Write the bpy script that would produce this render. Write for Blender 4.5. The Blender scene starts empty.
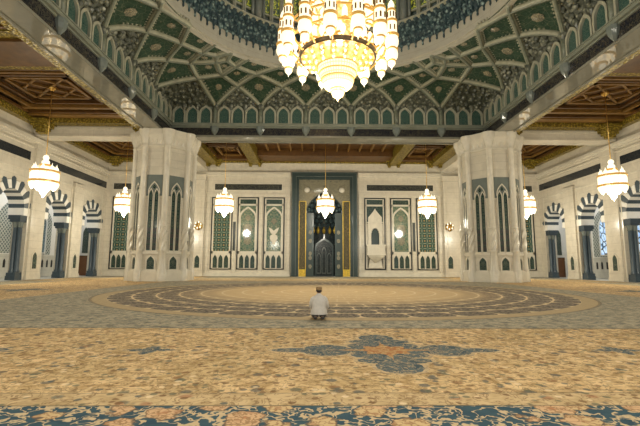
import bpy, math, random
from mathutils import Matrix, Vector
random.seed(7)
PI = math.pi
sc = bpy.context.scene
COL = sc.collection

# ------------------------------------------------------------------ mesh builder
class MB:
    def __init__(s):
        s.v = []; s.f = []; s.mi = []; s.sm = []; s.cur = 0; s.smooth = False
    def add(s, vs, fs, smooth=None):
        b = len(s.v); s.v += [tuple(p) for p in vs]
        for f in fs:
            s.f.append([b + i for i in f]); s.mi.append(s.cur)
            s.sm.append(s.smooth if smooth is None else smooth)
        return s
    def box(s, x0, x1, y0, y1, z0, z1):
        vs = [(x, y, z) for z in (z0, z1) for y in (y0, y1) for x in (x0, x1)]
        return s.add(vs, [(0,2,3,1),(4,5,7,6),(0,1,5,4),(2,6,7,3),(0,4,6,2),(1,3,7,5)], False)
    def quad(s, a, b, c, d): return s.add([a, b, c, d], [(0,1,2,3)])
    def lathe(s, prof, c=(0,0,0), n=16, smooth=True, a0=0, a1=2*PI, sx=1, sy=1):
        full = abs(a1 - a0 - 2*PI) < 1e-6
        k = n if full else n + 1
        vs = []
        for r, z in prof:
            for i in range(k):
                a = a0 + (a1 - a0)*i/n
                vs.append((c[0] + r*math.cos(a)*sx, c[1] + r*math.sin(a)*sy, c[2] + z))
        fs = []
        for j in range(len(prof) - 1):
            for i in range(n):
                i2 = (i + 1) % k
                fs.append((j*k+i, j*k+i2, (j+1)*k+i2, (j+1)*k+i))
        return s.add(vs, fs, smooth)
    def cyl(s, p0, p1, r0, r1=None, n=10, smooth=True):
        return s.tube([p0, p1], [r0, r0 if r1 is None else r1], n, smooth)
    def tube(s, pts, r, n=8, smooth=True, cap=True, sq=1.0):
        pts = [Vector(p) for p in pts]
        rs = r if isinstance(r, (list, tuple)) else [r]*len(pts)
        vs = []; up0 = None
        for i, p in enumerate(pts):
            d = (pts[min(i+1, len(pts)-1)] - pts[max(i-1, 0)]).normalized()
            if up0 is None:
                up0 = Vector((0,0,1)) if abs(d.z) < .9 else Vector((0,1,0))
            a = up0.cross(d)
            if a.length < 1e-5: a = Vector((1,0,0)).cross(d)
            a.normalize(); b = d.cross(a).normalized()
            for k in range(n):
                t = 2*PI*(k+.5)/n
                vs.append(p + (a*math.cos(t) + b*math.sin(t)*sq)*rs[i])
        fs = []
        for j in range(len(pts)-1):
            for k in range(n):
                k2 = (k+1) % n
                fs.append((j*n+k, j*n+k2, (j+1)*n+k2, (j+1)*n+k))
        if cap:
            fs.append(tuple(range(n-1, -1, -1))); fs.append(tuple((len(pts)-1)*n + k for k in range(n)))
        return s.add(vs, fs, smooth)
    def ell(s, c, rx, ry, rz, n=12, m=8):
        prof = [(max(1e-4, math.cos(-PI/2 + PI*j/m)), math.sin(-PI/2 + PI*j/m)*rz) for j in range(m+1)]
        return s.lathe(prof, c, n, True, sx=rx, sy=ry)
    def prism(s, pts, y0, y1):          # polygon in x,z extruded along y
        n = len(pts)
        vs = [(x, y0, z) for x, z in pts] + [(x, y1, z) for x, z in pts]
        fs = [tuple(range(n)), tuple(range(2*n-1, n-1, -1))]
        fs += [(i, n+i, n+(i+1) % n, (i+1) % n) for i in range(n)]
        return s.add(vs, fs, False)
    def ring(s, outer, inner, y0, y1, closed=True):   # two matched x,z polylines
        n = len(outer); vs = []
        for y in (y0, y1):
            vs += [(x, y, z) for x, z in outer] + [(x, y, z) for x, z in inner]
        fs = []
        for i in range(n if closed else n-1):
            j = (i+1) % n
            fs += [(i, j, n+j, n+i), (2*n+i, 3*n+i, 3*n+j, 2*n+j), (i, 2*n+i, 2*n+j, j), (n+i, n+j, 3*n+j, 3*n+i)]
        if not closed:
            fs += [(0, n, 3*n, 2*n), (n-1, 3*n-1, 4*n-1, 2*n-1)]
        return s.add(vs, fs, False)
    def frame(s, x0, x1, z0, z1, w, y0, y1):
        return s.ring([(x0,z0),(x1,z0),(x1,z1),(x0,z1)], [(x0+w,z0+w),(x1-w,z0+w),(x1-w,z1-w),(x0+w,z1-w)], y0, y1)
    def mesh(s, name, mats):
        me = bpy.data.meshes.new(name); me.from_pydata(s.v, [], s.f)
        for m in (mats if isinstance(mats, (list, tuple)) else [mats]): me.materials.append(m)
        me.polygons.foreach_set('material_index', s.mi); me.polygons.foreach_set('use_smooth', s.sm)
        me.update(); return me
    def build(s, name, mats, parent=None, loc=(0,0,0), rz=0):
        o = bpy.data.objects.new(name, s.mesh(name, mats)); COL.objects.link(o)
        o.location = loc; o.rotation_euler = (0,0,rz)
        if parent is not None: o.parent = parent
        return o

def tag(o, label, cat, group=None, kind=None):
    if label: o['label'] = label
    if cat: o['category'] = cat
    if group: o['group'] = group
    if kind: o['kind'] = kind
    return o
def empty(name, loc, rz=0):
    o = bpy.data.objects.new(name, None); COL.objects.link(o); o.location = loc; o.rotation_euler = (0,0,rz)
    o.empty_display_size = .1; return o
def struct(o, label=None):
    o['kind'] = 'structure'
    if label: o['label'] = label
    return o
def copy_tree(o, parent=None):
    c = o.copy(); COL.objects.link(c)
    if parent is not None: c.parent = parent
    for ch in list(o.children): copy_tree(ch, c)
    return c
def pointed(w, zs, za, n=8, cx=0, z0=None, p=1.9):
    L = [(cx - w/2*(1 - (i/n)**p), zs + (za-zs)*i/n) for i in range(n+1)]
    R = [(cx + w/2*(1 - (i/n)**p), zs + (za-zs)*i/n) for i in range(n-1, -1, -1)]
    if z0 is not None: return [(cx-w/2, z0)] + L + R + [(cx+w/2, z0)]
    return L + R

# ------------------------------------------------------------------ materials
class Sh:
    def __init__(s, name):
        s.mat = bpy.data.materials.new(name); s.mat.use_nodes = True
        s.nt = s.mat.node_tree; s.b = s.nt.nodes['Principled BSDF']; s._c = None
    def n(s, t): return s.nt.nodes.new(t)
    def put(s, sock, v):
        if hasattr(v, 'is_linked') or isinstance(v, bpy.types.NodeSocket): s.nt.links.new(v, sock)
        elif isinstance(v, (tuple, list)) and len(v) == 3 and sock.type == 'RGBA': sock.default_value = (*v, 1)
        else: sock.default_value = v
    def co(s):
        if s._c is None: s._c = s.n('ShaderNodeTexCoord').outputs['Object']
        return s._c
    def sep(s, v=None):
        q = s.n('ShaderNodeSeparateXYZ'); s.put(q.inputs[0], s.co() if v is None else v); return q.outputs
    def com(s, x, y, z=0.0):
        q = s.n('ShaderNodeCombineXYZ'); s.put(q.inputs[0], x); s.put(q.inputs[1], y); s.put(q.inputs[2], z); return q.outputs[0]
    def m(s, op, a, b=0.0, c=0.0):
        q = s.n('ShaderNodeMath'); q.operation = op; s.put(q.inputs[0], a); s.put(q.inputs[1], b); s.put(q.inputs[2], c); return q.outputs[0]
    def noise(s, v, scale, det=2, rough=.5, dist=0.0):
        q = s.n('ShaderNodeTexNoise'); s.put(q.inputs['Vector'], v); q.inputs['Scale'].default_value = scale
        q.inputs['Detail'].default_value = det; q.inputs['Roughness'].default_value = rough; q.inputs['Distortion'].default_value = dist
        return q.outputs[0]
    def vor(s, v, scale, feat='F1', rnd=1.0):
        q = s.n('ShaderNodeTexVoronoi'); q.feature = feat; s.put(q.inputs['Vector'], v); q.inputs['Scale'].default_value = scale
        q.inputs['Randomness'].default_value = rnd; return q.outputs
    def st(s, x, lo, hi):
        q = s.n('ShaderNodeMapRange'); s.put(q.inputs[0], x); s.put(q.inputs[1], lo); s.put(q.inputs[2], hi); return q.outputs[0]
    def mix(s, f, a, b):
        q = s.n('ShaderNodeMix'); q.data_type = 'RGBA'; s.put(q.inputs[0], f); s.put(q.inputs[6], a); s.put(q.inputs[7], b); return q.outputs[2]
    def scale(s, v, x, y, z):
        q = s.n('ShaderNodeVectorMath'); q.operation = 'MULTIPLY'; s.put(q.inputs[0], v); q.inputs[1].default_value = (x, y, z); return q.outputs[0]
    def out(s, col, rough=.5, metal=0.0, spec=.5, bump=None, bs=.1, bd=.02):
        s.put(s.b.inputs['Base Color'], col); s.put(s.b.inputs['Roughness'], rough); s.b.inputs['Metallic'].default_value = metal
        s.b.inputs['Specular IOR Level'].default_value = spec
        if bump is not None:
            q = s.n('ShaderNodeBump'); q.inputs['Strength'].default_value = bs; q.inputs['Distance'].default_value = bd
            s.put(q.inputs['Height'], bump); s.nt.links.new(q.outputs[0], s.b.inputs['Normal'])
        return s.mat

def plain(name, col, rough=.5, metal=0.0, var=.12, scale=2.0, spec=.5, bump=0):
    s = Sh(name); f = s.noise(s.co(), scale, 3)
    d = tuple(c*(1-var) for c in col); l = tuple(min(1, c*(1+var)) for c in col)
    return s.out(s.mix(s.st(f, .3, .7), d, l), rough, metal, spec, f if bump else None, bump)
def marble(name, col, rough=.16, joint=True, bw=1.6, bh=.8):
    s = Sh(name); co = s.co(); x, y, z = s.sep()
    v = s.noise(co, .9, 4, .6, 1.2)
    c = s.mix(s.st(v, .3, .7), tuple(k*.88 for k in col), tuple(k*1.06 for k in col))
    if joint:
        h = s.m('ADD', x, y)
        fz = s.m('FRACT', s.m('DIVIDE', z, bh)); fx = s.m('FRACT', s.m('DIVIDE', h, bw))
        l = s.m('MAXIMUM', s.m('LESS_THAN', fz, .022/bh), s.m('LESS_THAN', fx, .016/bw))
        c = s.mix(s.m('MULTIPLY', l, .6), c, tuple(k*.5 for k in col))
    return s.out(c, rough)
def emis(name, col, strength, gold=None, gs=6.0):
    s = Sh(name); x, y, z = s.sep()
    s.out(tuple(col), .2)
    s.put(s.b.inputs['Emission Color'], col); s.b.inputs['Emission Strength'].default_value = strength
    return s.mat

MT = {}
MT['cream'] = marble('cream_marble', (.63, .58, .475))
MT['cream_plain'] = marble('cream_carved_stone', (.655, .61, .505), .2, False)
MT['soffit'] = marble('polished_grey_marble', (.235, .228, .18), .03, False)
MT['drum'] = marble('drum_stone', (.37, .35, .28), .35, True, 2.2, 3.0)
MT['white'] = plain('white_plaster', (.78, .76, .70), .5, var=.04)
MT['dado'] = marble('pale_stone', (.60, .58, .50), .3)
MT['dark'] = marble('dark_blue_marble', (.05, .074, .094), .28, False)
MT['dark_matt'] = plain('honed_dark_marble', (.045, .062, .076), .6, spec=.25)
MT['slate'] = marble('grey_green_marble', (.165, .19, .175), .14, False)
MT['mihrab'] = marble('deep_green_marble', (.042, .062, .060), .14, False)
MT['stone_green'] = plain('grey_green_stone', (.15, .168, .125), .45, var=.25, scale=5, bump=.3)
MT['rib'] = plain('pale_rib_stone', (.31, .31, .225), .45, var=.15, scale=3)
MT['arch_stone'] = plain('lit_arch_stone', (.36, .355, .275), .5, var=.1)  # lighter than the rib stone: light on the arcade frames put into colour
MT['cornice'] = plain('olive_grey_moulding', (.20, .215, .17), .4, var=.12)
MT['wood'] = plain('brown_wood', (.115, .052, .011), .45, var=.3, scale=1.5)
MT['wood_lt'] = plain('bronze_wood', (.23, .122, .028), .42, var=.25, scale=2)
MT['doorwood'] = plain('door_wood', (.17, .07, .025), .4)
MT['gold'] = plain('gold_metal', (.95, .60, .20), .32, .9, var=.2, scale=9)
MT['brass'] = plain('yellow_brass', (.62, .43, .06), .35, .6, var=.35, scale=6)
MT['black'] = plain('dark_grille', (.012, .014, .013), .35)

def carved_gold():
    s = Sh('carved_gilt_wood'); v = s.vor(s.co(), 4.5)[0]; n = s.noise(s.co(), 6, 3)
    c = s.mix(s.st(v, .15, .55), (.50, .37, .06), (.13, .09, .012))
    c = s.mix(s.st(n, .5, .7), c, (.34, .27, .035))
    return s.out(c, .4, .25, bump=v, bs=.6, bd=.08)
MT['gilt'] = carved_gold()

def tile(name, ground, leaf, line, acc, sc_=1.0, geo=False):
    # symmetric arabesque: pattern mirrored about the panel's own middle line
    s = Sh(name); x, y, z = s.sep()
    ax = s.m('ABSOLUTE', x); p = s.com(ax, y, z)
    if geo:
        k = 7.0*sc_
        a = s.m('SINE', s.m('MULTIPLY', s.m('ADD', x, z), k)); b = s.m('SINE', s.m('MULTIPLY', s.m('SUBTRACT', x, z), k))
        q = s.m('ABSOLUTE', s.m('ADD', a, b)); w = s.m('ABSOLUTE', s.m('SUBTRACT', a, b))
        c = s.mix(s.st(q, .15, .5), line, ground)
        c = s.mix(s.st(w, 1.1, 1.5), c, leaf); c = s.mix(s.m('GREATER_THAN', q, 1.7), c, acc)
    else:
        n = s.noise(p, 2.6*sc_, 2, .5, 2.2); d = s.m('ABSOLUTE', s.m('SUBTRACT', n, .5))
        v = s.vor(p, 5.5*sc_); e = s.vor(p, 3.2*sc_, 'DISTANCE_TO_EDGE')[0]
        c = s.mix(s.st(d, .02, .12), leaf, ground)
        c = s.mix(s.st(v[0], .28, .14), c, acc)
        c = s.mix(s.st(e, .06, .02), c, line)
    return s.out(c, .14 if name == 'niche_tile' else .09, spec=.2 if name == 'niche_tile' else .55)
MT['tile_star'] = tile('star_tile_mosaic', (.025,.07,.058), (.07,.12,.09), (.33,.33,.23), (.25,.18,.08), .62, True)
MT['tile_flower'] = tile('floral_tile_mosaic', (.03,.082,.068), (.10,.165,.115), (.30,.30,.20), (.36,.28,.13), 1.0)
MT['tile_dark'] = tile('dark_teal_tile', (.010,.026,.025), (.03,.062,.055), (.10,.12,.085), (.07,.09,.06), 1.4)
MT['tile_spandrel'] = tile('filigree_tile', (.16,.15,.11), (.30,.27,.18), (.07,.085,.075), (.42,.35,.19), 1.5)
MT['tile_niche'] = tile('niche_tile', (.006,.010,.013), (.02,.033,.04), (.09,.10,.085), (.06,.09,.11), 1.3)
MT['tile_gold'] = tile('gold_mosaic_strip', (.022,.027,.018), (.085,.066,.022), (.24,.17,.05), (.015,.025,.02), 1.5)
MT['tile_blue'] = tile('blue_green_tile', (.026,.066,.060), (.045,.10,.085), (.12,.17,.13), (.014,.04,.045), 1.9)

def vault_tile():
    s = Sh('green_vault_tile'); co = s.co(); v = s.vor(co, 2.2); n = s.noise(co, 2.2, 3, .5, 1.5); e = s.vor(co, 1.9, 'DISTANCE_TO_EDGE')[0]
    c = s.mix(s.st(n, .38, .62), (.017, .042, .026), (.034, .068, .042))
    c = s.mix(s.st(v[0], .2, .1), c, (.12, .13, .08)); c = s.mix(s.st(e, .04, .015), c, (.085, .105, .065))
    return s.out(c, .75, spec=.2)
MT['vault'] = vault_tile()
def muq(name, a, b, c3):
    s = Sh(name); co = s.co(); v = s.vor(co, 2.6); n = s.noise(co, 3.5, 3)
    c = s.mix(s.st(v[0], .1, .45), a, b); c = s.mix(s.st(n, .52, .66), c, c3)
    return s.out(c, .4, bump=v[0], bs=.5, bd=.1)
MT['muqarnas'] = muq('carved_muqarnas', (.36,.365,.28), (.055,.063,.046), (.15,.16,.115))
MT['muqarnas_blue'] = muq('blue_muqarnas_tile', (.27,.37,.35), (.018,.042,.052), (.07,.125,.13))  # light highlights and dark gaps of the carving are mixed into this colour

def script_band(name, bg, fg, sx=1.0, thr=.55):
    # running cursive letters: long strokes with verticals over them
    s = Sh(name); x, y, z = s.sep(); h = s.m('ADD', x, y)
    p = s.com(s.m('MULTIPLY', h, 2.2*sx), 0.0, s.m('MULTIPLY', z, 2.6*sx))
    d = s.m('ABSOLUTE', s.m('SUBTRACT', s.noise(p, 1.5, 2, .5, 1.6), .5))
    p2 = s.com(s.m('MULTIPLY', h, 5.0*sx), 3.0, s.m('MULTIPLY', z, .8*sx)); q = s.noise(p2, 1.3, 1)
    f = s.m('MAXIMUM', s.st(d, .06, .03), s.st(q, thr+.08, thr+.12))
    return s.out(s.mix(f, bg, fg), .13, bump=f, bs=.05)
MT['script'] = script_band('blue_inscription_band', (.012, .013, .022), (.055, .05, .036))
MT['script_panel'] = script_band('inscription_panel', (.018, .022, .028), (.09, .09, .065), 1.3)
MT['script_wall'] = script_band('dark_inscription_frieze', (.020, .025, .032), (.04, .045, .045), 1.2)

def lattice():
    s = Sh('pierced_lattice_screen'); x, y, z = s.sep(); h = s.m('ADD', x, y); k = 6.5
    a = s.m('ABSOLUTE', s.m('SINE', s.m('MULTIPLY', s.m('ADD', h, z), k))); b = s.m('ABSOLUTE', s.m('SINE', s.m('MULTIPLY', s.m('SUBTRACT', h, z), k)))
    f = s.m('MULTIPLY', s.m('GREATER_THAN', a, .45), s.m('GREATER_THAN', b, .45))
    return s.out(s.mix(f, (.50,.51,.45), (.11,.14,.13)), .4)
MT['lattice'] = lattice()
def stained(name, c1, c2, c3, strength, k=3.2):
    s = Sh(name); n = s.noise(s.co(), 2.5*k/3.2, 2)
    e = s.vor(s.co(), k, 'DISTANCE_TO_EDGE')[0]
    c = s.mix(s.st(n, .42, .5), c1, c2); c = s.mix(s.st(n, .55, .6), c, c3); c = s.mix(s.st(e, .08, .04), c, (.01,.012,.01))
    s.out((.02,.02,.02), .2); s.put(s.b.inputs['Emission Color'], c); s.b.inputs['Emission Strength'].default_value = strength
    return s.mat
MT['stained'] = stained('stained_glass', (.03,.07,.015), (.45,.42,.03), (.07,.13,.02), .75)
MT['day_glass'] = stained('blue_window_glass', (.30,.50,.75), (.60,.78,.95), (.14,.30,.48), 1.2, 1.1)
MT['dull_glass'] = stained('teal_window_glass', (.10,.18,.18), (.16,.25,.24), (.06,.11,.12), .6)
MT['crystal'] = emis('lit_crystal', (1.0, .88, .62), 1.25)
MT['crystal_soft'] = emis('lit_crystal_cups', (1.0, .74, .34), .95)
MT['crystal_small'] = emis('small_lit_crystal', (1.0, .92, .72), 1.25)
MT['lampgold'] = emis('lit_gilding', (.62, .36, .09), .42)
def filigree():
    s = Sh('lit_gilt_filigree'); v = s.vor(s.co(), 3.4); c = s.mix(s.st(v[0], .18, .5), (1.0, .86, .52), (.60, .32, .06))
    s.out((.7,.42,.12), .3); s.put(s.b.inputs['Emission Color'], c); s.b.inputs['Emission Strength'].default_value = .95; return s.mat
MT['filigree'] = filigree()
def bowlmat():
    s = Sh('lit_crystal_bowl'); x, y, z = s.sep(); th = s.m('ARCTAN2', y, x)
    a = s.m('ABSOLUTE', s.m('SINE', s.m('MULTIPLY', th, 22.0))); b = s.m('ABSOLUTE', s.m('SINE', s.m('MULTIPLY', z, 13.0)))
    f = s.m('MULTIPLY', s.st(a, .0, .5), s.st(b, .05, .45)); c = s.mix(f, (.95, .62, .20), (1.0, .88, .62))
    s.out((.7,.5,.2), .3); s.put(s.b.inputs['Emission Color'], c); s.put(s.b.inputs['Emission Strength'], s.m('ADD', s.m('MULTIPLY', f, .55), .85)); return s.mat
MT['bowl'] = bowlmat()
MT['gold_dark'] = plain('dark_brown_rim', (.045, .03, .012), .5)  # even dark brown for the chandelier rim
MT['dome_shell'] = plain('dome_shell', (.30, .31, .25), .5)

def carpet():
    s = Sh('woven_carpet'); x, y, z = s.sep(); p = s.com(x, y)
    n1 = s.noise(p, 3.4, 3, .65, .8); n2 = s.noise(p, .55, 2); n3 = s.noise(p, 8.0, 2, .6); n4 = s.noise(p, 4.6, 2, .6, 1.2); v = s.vor(p, 3.6); v2 = s.vor(p, 2.6)
    vr = s.sep(v[1])[0]; vg = s.sep(v[1])[1]; vb = s.sep(v[1])[2]
    fl = s.m('MULTIPLY', s.st(v[0], .34, .24), s.m('GREATER_THAN', vr, .45))
    flc = s.mix(s.m('GREATER_THAN', vg, .5), (.24, .115, .045), (.105, .12, .085)); flc = s.mix(s.m('GREATER_THAN', vb, .75), flc, (.055, .075, .085))
    vine = s.st(s.m('ABSOLUTE', s.m('SUBTRACT', n4, .5)), .035, .012)
    vineb = s.st(s.m('ABSOLUTE', s.m('SUBTRACT', n1, .46)), .03, .01)
    # gold field with scattered small flowers and stems
    g = s.mix(s.st(n1, .34, .60), (.42, .265, .11), (.76, .535, .275))
    g = s.mix(s.m('MULTIPLY', s.st(n2, .48, .62), .30), g, (.36, .255, .10))
    g = s.mix(s.m('MULTIPLY', vine, .6), g, (.17, .115, .05))
    g = s.mix(s.m('MULTIPLY', fl, .75), g, flc)
    g = s.mix(s.m('MULTIPLY', s.st(n3, .56, .63), .65), g, (.21, .125, .055)); g = s.mix(s.m('MULTIPLY', s.st(n3, .40, .32), .45), g, (.72, .55, .32))
    sv = s.vor(p, 7.5); sr = s.sep(sv[1])[0]; sg_ = s.sep(sv[1])[1]; sm_ = s.m('MULTIPLY', s.st(sv[0], .42, .30), s.m('GREATER_THAN', sr, .52))
    spc = s.mix(s.m('GREATER_THAN', sg_, .4), (.17, .085, .035), (.13, .135, .085)); spc = s.mix(s.m('GREATER_THAN', sg_, .72), spc, (.80, .62, .38)); spc = s.mix(s.m('GREATER_THAN', sg_, .9), spc, (.06, .09, .10))
    g = s.mix(s.m('MULTIPLY', sm_, .72), g, spc)
    # grey blue field
    b = s.mix(s.st(n1, .35, .62), (.15, .145, .11), (.45, .385, .265))
    b = s.mix(s.m('MULTIPLY', fl, .6), b, (.125, .145, .135)); b = s.mix(s.m('MULTIPLY', s.st(n3, .56, .64), .55), b, (.52, .41, .23))
    b = s.mix(s.m('MULTIPLY', vine, .4), b, (.12, .125, .10))
    b = s.mix(s.m('MULTIPLY', sm_, .5), b, s.mix(s.m('GREATER_THAN', sg_, .5), (.09, .095, .085), (.56, .45, .28)))
    # guard stripe
    gs = s.mix(s.st(n1, .36, .6), (.46, .32, .155), (.62, .45, .24))
    gs = s.mix(s.m('MULTIPLY', s.st(v2[0], .26, .16), .8), gs, s.mix(s.m('GREATER_THAN', vg, .5), (.40, .20, .10), (.16, .17, .13))); gs = s.mix(s.m('MULTIPLY', vine, .7), gs, (.22, .13, .06))
    gs = s.mix(s.m('MULTIPLY', sm_, .75), gs, spc)
    # navy border with big flowers and vines
    dw = s.n('ShaderNodeVectorMath'); dw.operation = 'ADD'; s.put(dw.inputs[0], p)
    nn = s.n('ShaderNodeTexNoise'); s.put(nn.inputs['Vector'], p); nn.inputs['Scale'].default_value = 7.0
    sc1 = s.n('ShaderNodeVectorMath'); sc1.operation = 'SCALE'; s.put(sc1.inputs[0], nn.outputs['Color']); sc1.inputs['Scale'].default_value = .20
    s.put(dw.inputs[1], sc1.outputs[0]); pw = dw.outputs[0]
    bv = s.vor(pw, 2.1); br = s.sep(bv[1])[0]; bw = s.vor(pw, 5.5)
    be = s.noise(pw, 4.5, 1, .5, 1.0); bd = s.m('ABSOLUTE', s.m('SUBTRACT', be, .5))
    bc = s.mix(s.st(n1, .3, .7), (.030, .064, .088), (.050, .098, .118))
    bc = s.mix(s.st(bd, .05, .03), bc, (.56, .42, .24)); bc = s.mix(s.m('MULTIPLY', s.st(bw[0], .32, .24), s.m('GREATER_THAN', s.sep(bw[1])[1], .55)), bc, (.58, .44, .26))
    flw = s.mix(s.m('GREATER_THAN', br, .5), (.60, .43, .22), (.62, .40, .22)); flw = s.mix(s.st(bv[0], .15, .08), flw, (.48, .22, .10))
    flw = s.mix(s.st(s.m('ABSOLUTE', s.m('SUBTRACT', n3, .5)), .05, .02), flw, (.36, .21, .10))
    flw = s.mix(s.m('MULTIPLY', sm_, .45), flw, (.34, .15, .07))
    bc = s.mix(s.st(bv[0], .45, .40), bc, (.16, .10, .06)); bc = s.mix(s.st(bv[0], .41, .37), bc, flw)
    # round centre piece: net of dark scale cells fading into gold
    r = s.m('SQRT', s.m('ADD', s.m('MULTIPLY', x, x), s.m('MULTIPLY', y, y))); th = s.m('ARCTAN2', y, x)
    un = s.m('MULTIPLY', th, 48.0/(2*PI)); rn0 = s.m('DIVIDE', r, 1.15); row0 = s.m('FLOOR', rn0)
    par = s.m('MULTIPLY', s.m('MODULO', row0, 2.0), .5); cf = s.m('FRACT', s.m('ADD', un, par)); ca = s.m('ABSOLUTE', s.m('SUBTRACT', cf, .5))   # 0 mid cell .. .5 edge
    rf = s.m('FRACT', rn0); ra = s.m('ABSOLUTE', s.m('SUBTRACT', rf, .5))
    # pointed hexagon cells, cream lines between, larger diamonds at the corners
    hx = s.m('MAXIMUM', s.m('MULTIPLY', ra, 2.0), s.m('ADD', s.m('MULTIPLY', ca, 1.86), s.m('MULTIPLY', ra, .2)))
    mn = s.m('SUBTRACT', 1.0, hx); sm = s.m('MULTIPLY', mn, 2.0)
    cell = s.mix(s.st(n3, .42, .58), (.075, .06, .048), (.25, .20, .14)); cell = s.mix(s.m('MULTIPLY', s.st(v[0], .22, .12), .8), cell, (.46, .34, .19))
    line = s.m('MAXIMUM', s.st(mn, .10, .06), s.st(s.m('ADD', s.m('DIVIDE', s.m('SUBTRACT', .5, ca), .17), s.m('DIVIDE', s.m('SUBTRACT', .5, ra), .26)), 1.05, .9))
    net = s.mix(line, cell, (.62, .47, .27))
    inner = s.mix(s.m('MULTIPLY', fl, .4), (.48, .34, .18), (.30, .23, .14)); inner = s.mix(s.st(n1, .35, .65), inner, (.43, .31, .16))
    inner = s.mix(s.m('MULTIPLY', s.st(mn, .1, .06), .5), inner, (.66, .54, .36))
    disc = s.mix(s.st(s.m('ADD', r, s.m('MULTIPLY', s.m('SUBTRACT', mn, .4), .9)), 7.0, 9.4), inner, net)
    ringc = s.mix(s.m('MULTIPLY', fl, .45), (.44, .33, .18), (.26, .20, .12)); ringc = s.mix(s.m('MULTIPLY', s.st(n3, .5, .6), .5), ringc, (.34, .26, .15))
    c = s.mix(s.m('LESS_THAN', r, 13.3), b, ringc); c = s.mix(s.m('LESS_THAN', r, 12.62), c, disc)
    c = s.mix(s.m('MULTIPLY', s.m('LESS_THAN', s.m('ABSOLUTE', s.m('SUBTRACT', r, 13.3)), .07), .6), c, (.17, .13, .08))
    ax = s.m('ABSOLUTE', x)
    side = s.m('MULTIPLY', s.m('GREATER_THAN', ax, 15.6), s.m('LESS_THAN', ax, 25.5))
    c = s.mix(side, c, g)
    far = s.m('MULTIPLY', s.m('GREATER_THAN', y, 15.5), s.m('LESS_THAN', y, 24.0))
    c = s.mix(s.m('MULTIPLY', far, .7), c, g)
    c = s.mix(s.m('LESS_THAN', y, -14.76), c, g); c = s.mix(s.m('LESS_THAN', y, -20.15), c, gs); c = s.mix(s.m('LESS_THAN', y, -20.62), c, bc)
    for yy, w in ((-14.76, .04), (-20.15, .012), (-20.62, .014), (-20.02, .006)):
        c = s.mix(s.m('MULTIPLY', s.m('LESS_THAN', s.m('ABSOLUTE', s.m('SUBTRACT', y, yy)), w), .8), c, (.15, .12, .07))
    return s.out(c, .9, spec=.15, bump=s.m('ADD', n3, s.m('MULTIPLY', n1, .6)), bs=.25, bd=.02)
MT['carpet'] = carpet()
def med_mat(name, g1, g2, fl):
    s = Sh(name); v = s.vor(s.co(), 7.0); n = s.noise(s.co(), 5, 3, .5, 1.2); d = s.m('ABSOLUTE', s.m('SUBTRACT', n, .5))
    c = s.mix(s.st(n, .35, .65), g1, g2); c = s.mix(s.st(v[0], .26, .14), c, fl); c = s.mix(s.st(d, .03, .012), c, fl)
    return s.out(c, .9, spec=.15)
MT['med_blue'] = med_mat('medallion_blue', (.055, .082, .092), (.11, .135, .135), (.40, .31, .18))
MT['med_red'] = med_mat('medallion_red', (.38, .15, .05), (.46, .26, .10), (.55, .37, .17))
MT['med_pale'] = med_mat('medallion_pale', (.52, .37, .19), (.58, .43, .25), (.36, .27, .16))

# ------------------------------------------------------------------ floor and carpet
HW, HL = 31.0, 32.8
struct(MB().box(-40, 40, -27, 37, -.3, -.02).build('floor', MT['dado']), 'pale stone floor under the carpet')
car = MB().box(-30.4, 30.4, -26.4, 32.0, -.02, -.006).build('prayer_carpet', MT['carpet'])
tag(car, 'huge gold and blue patterned prayer carpet covering the whole hall floor', 'carpet')
LOBES = [(0,0,.66,.58),(1.10,0,.46,.47),(1.66,0,.44,.17),(.70,0,.45,.18),(0,.84,.60,.24),(0,1.26,.36,.40),(0,.6,.26,.5),(.42,.40,.26,.24)]
def medallion(cx, cy, R, name='medallion'):
    m = MB(); n = 48; z = -.0055
    for grow, mi in ((.07, 0), (0, 1)):
        m.cur = mi
        for a, b_, rx, ry in LOBES:
            for sx, sy in sorted({(1 if a == 0 else q, 1 if b_ == 0 else p) for q in (1, -1) for p in (1, -1)}):
                z += .00004; vs = [(R*a*sx, R*b_*sy, z)]
                for i in range(n):
                    t = 2*PI*i/n; k = 1 + .05*abs(math.sin(6*t)); vs.append((R*(a*sx + (rx+grow)*k*math.cos(t)), R*(b_*sy + (ry+grow)*k*math.sin(t)), z))
                m.add(vs, [(0, i+1, (i+1) % n + 1) for i in range(n)])
    if name == 'medallion':
        m.cur = 2
        for rx, ry in ((.46,.40),(.95,.05),(.05,.7)):
            z += .0001; m.add([(0,0,z)] + [(R*rx*(1+.16*math.cos(8*2*PI*i/n))*math.cos(2*PI*i/n), R*ry*(1+.16*math.cos(8*2*PI*i/n))*math.sin(2*PI*i/n), z) for i in range(n)], [(0, i+1, (i+1) % n + 1) for i in range(n)])
    m.build(name, [MT['med_pale'], MT['med_blue'], MT['med_red']], car, (cx, cy, 0))
for cx in (0.0, -9.3, 9.3): medallion(cx - .12, -17.5, 1.03)
for cx in (-4.6, 4.35): medallion(cx, -17.5, .24, 'small_medallion')
for cx in (-19.6, 19.6): medallion(cx, .9, .9, 'small_medallion')

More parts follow.
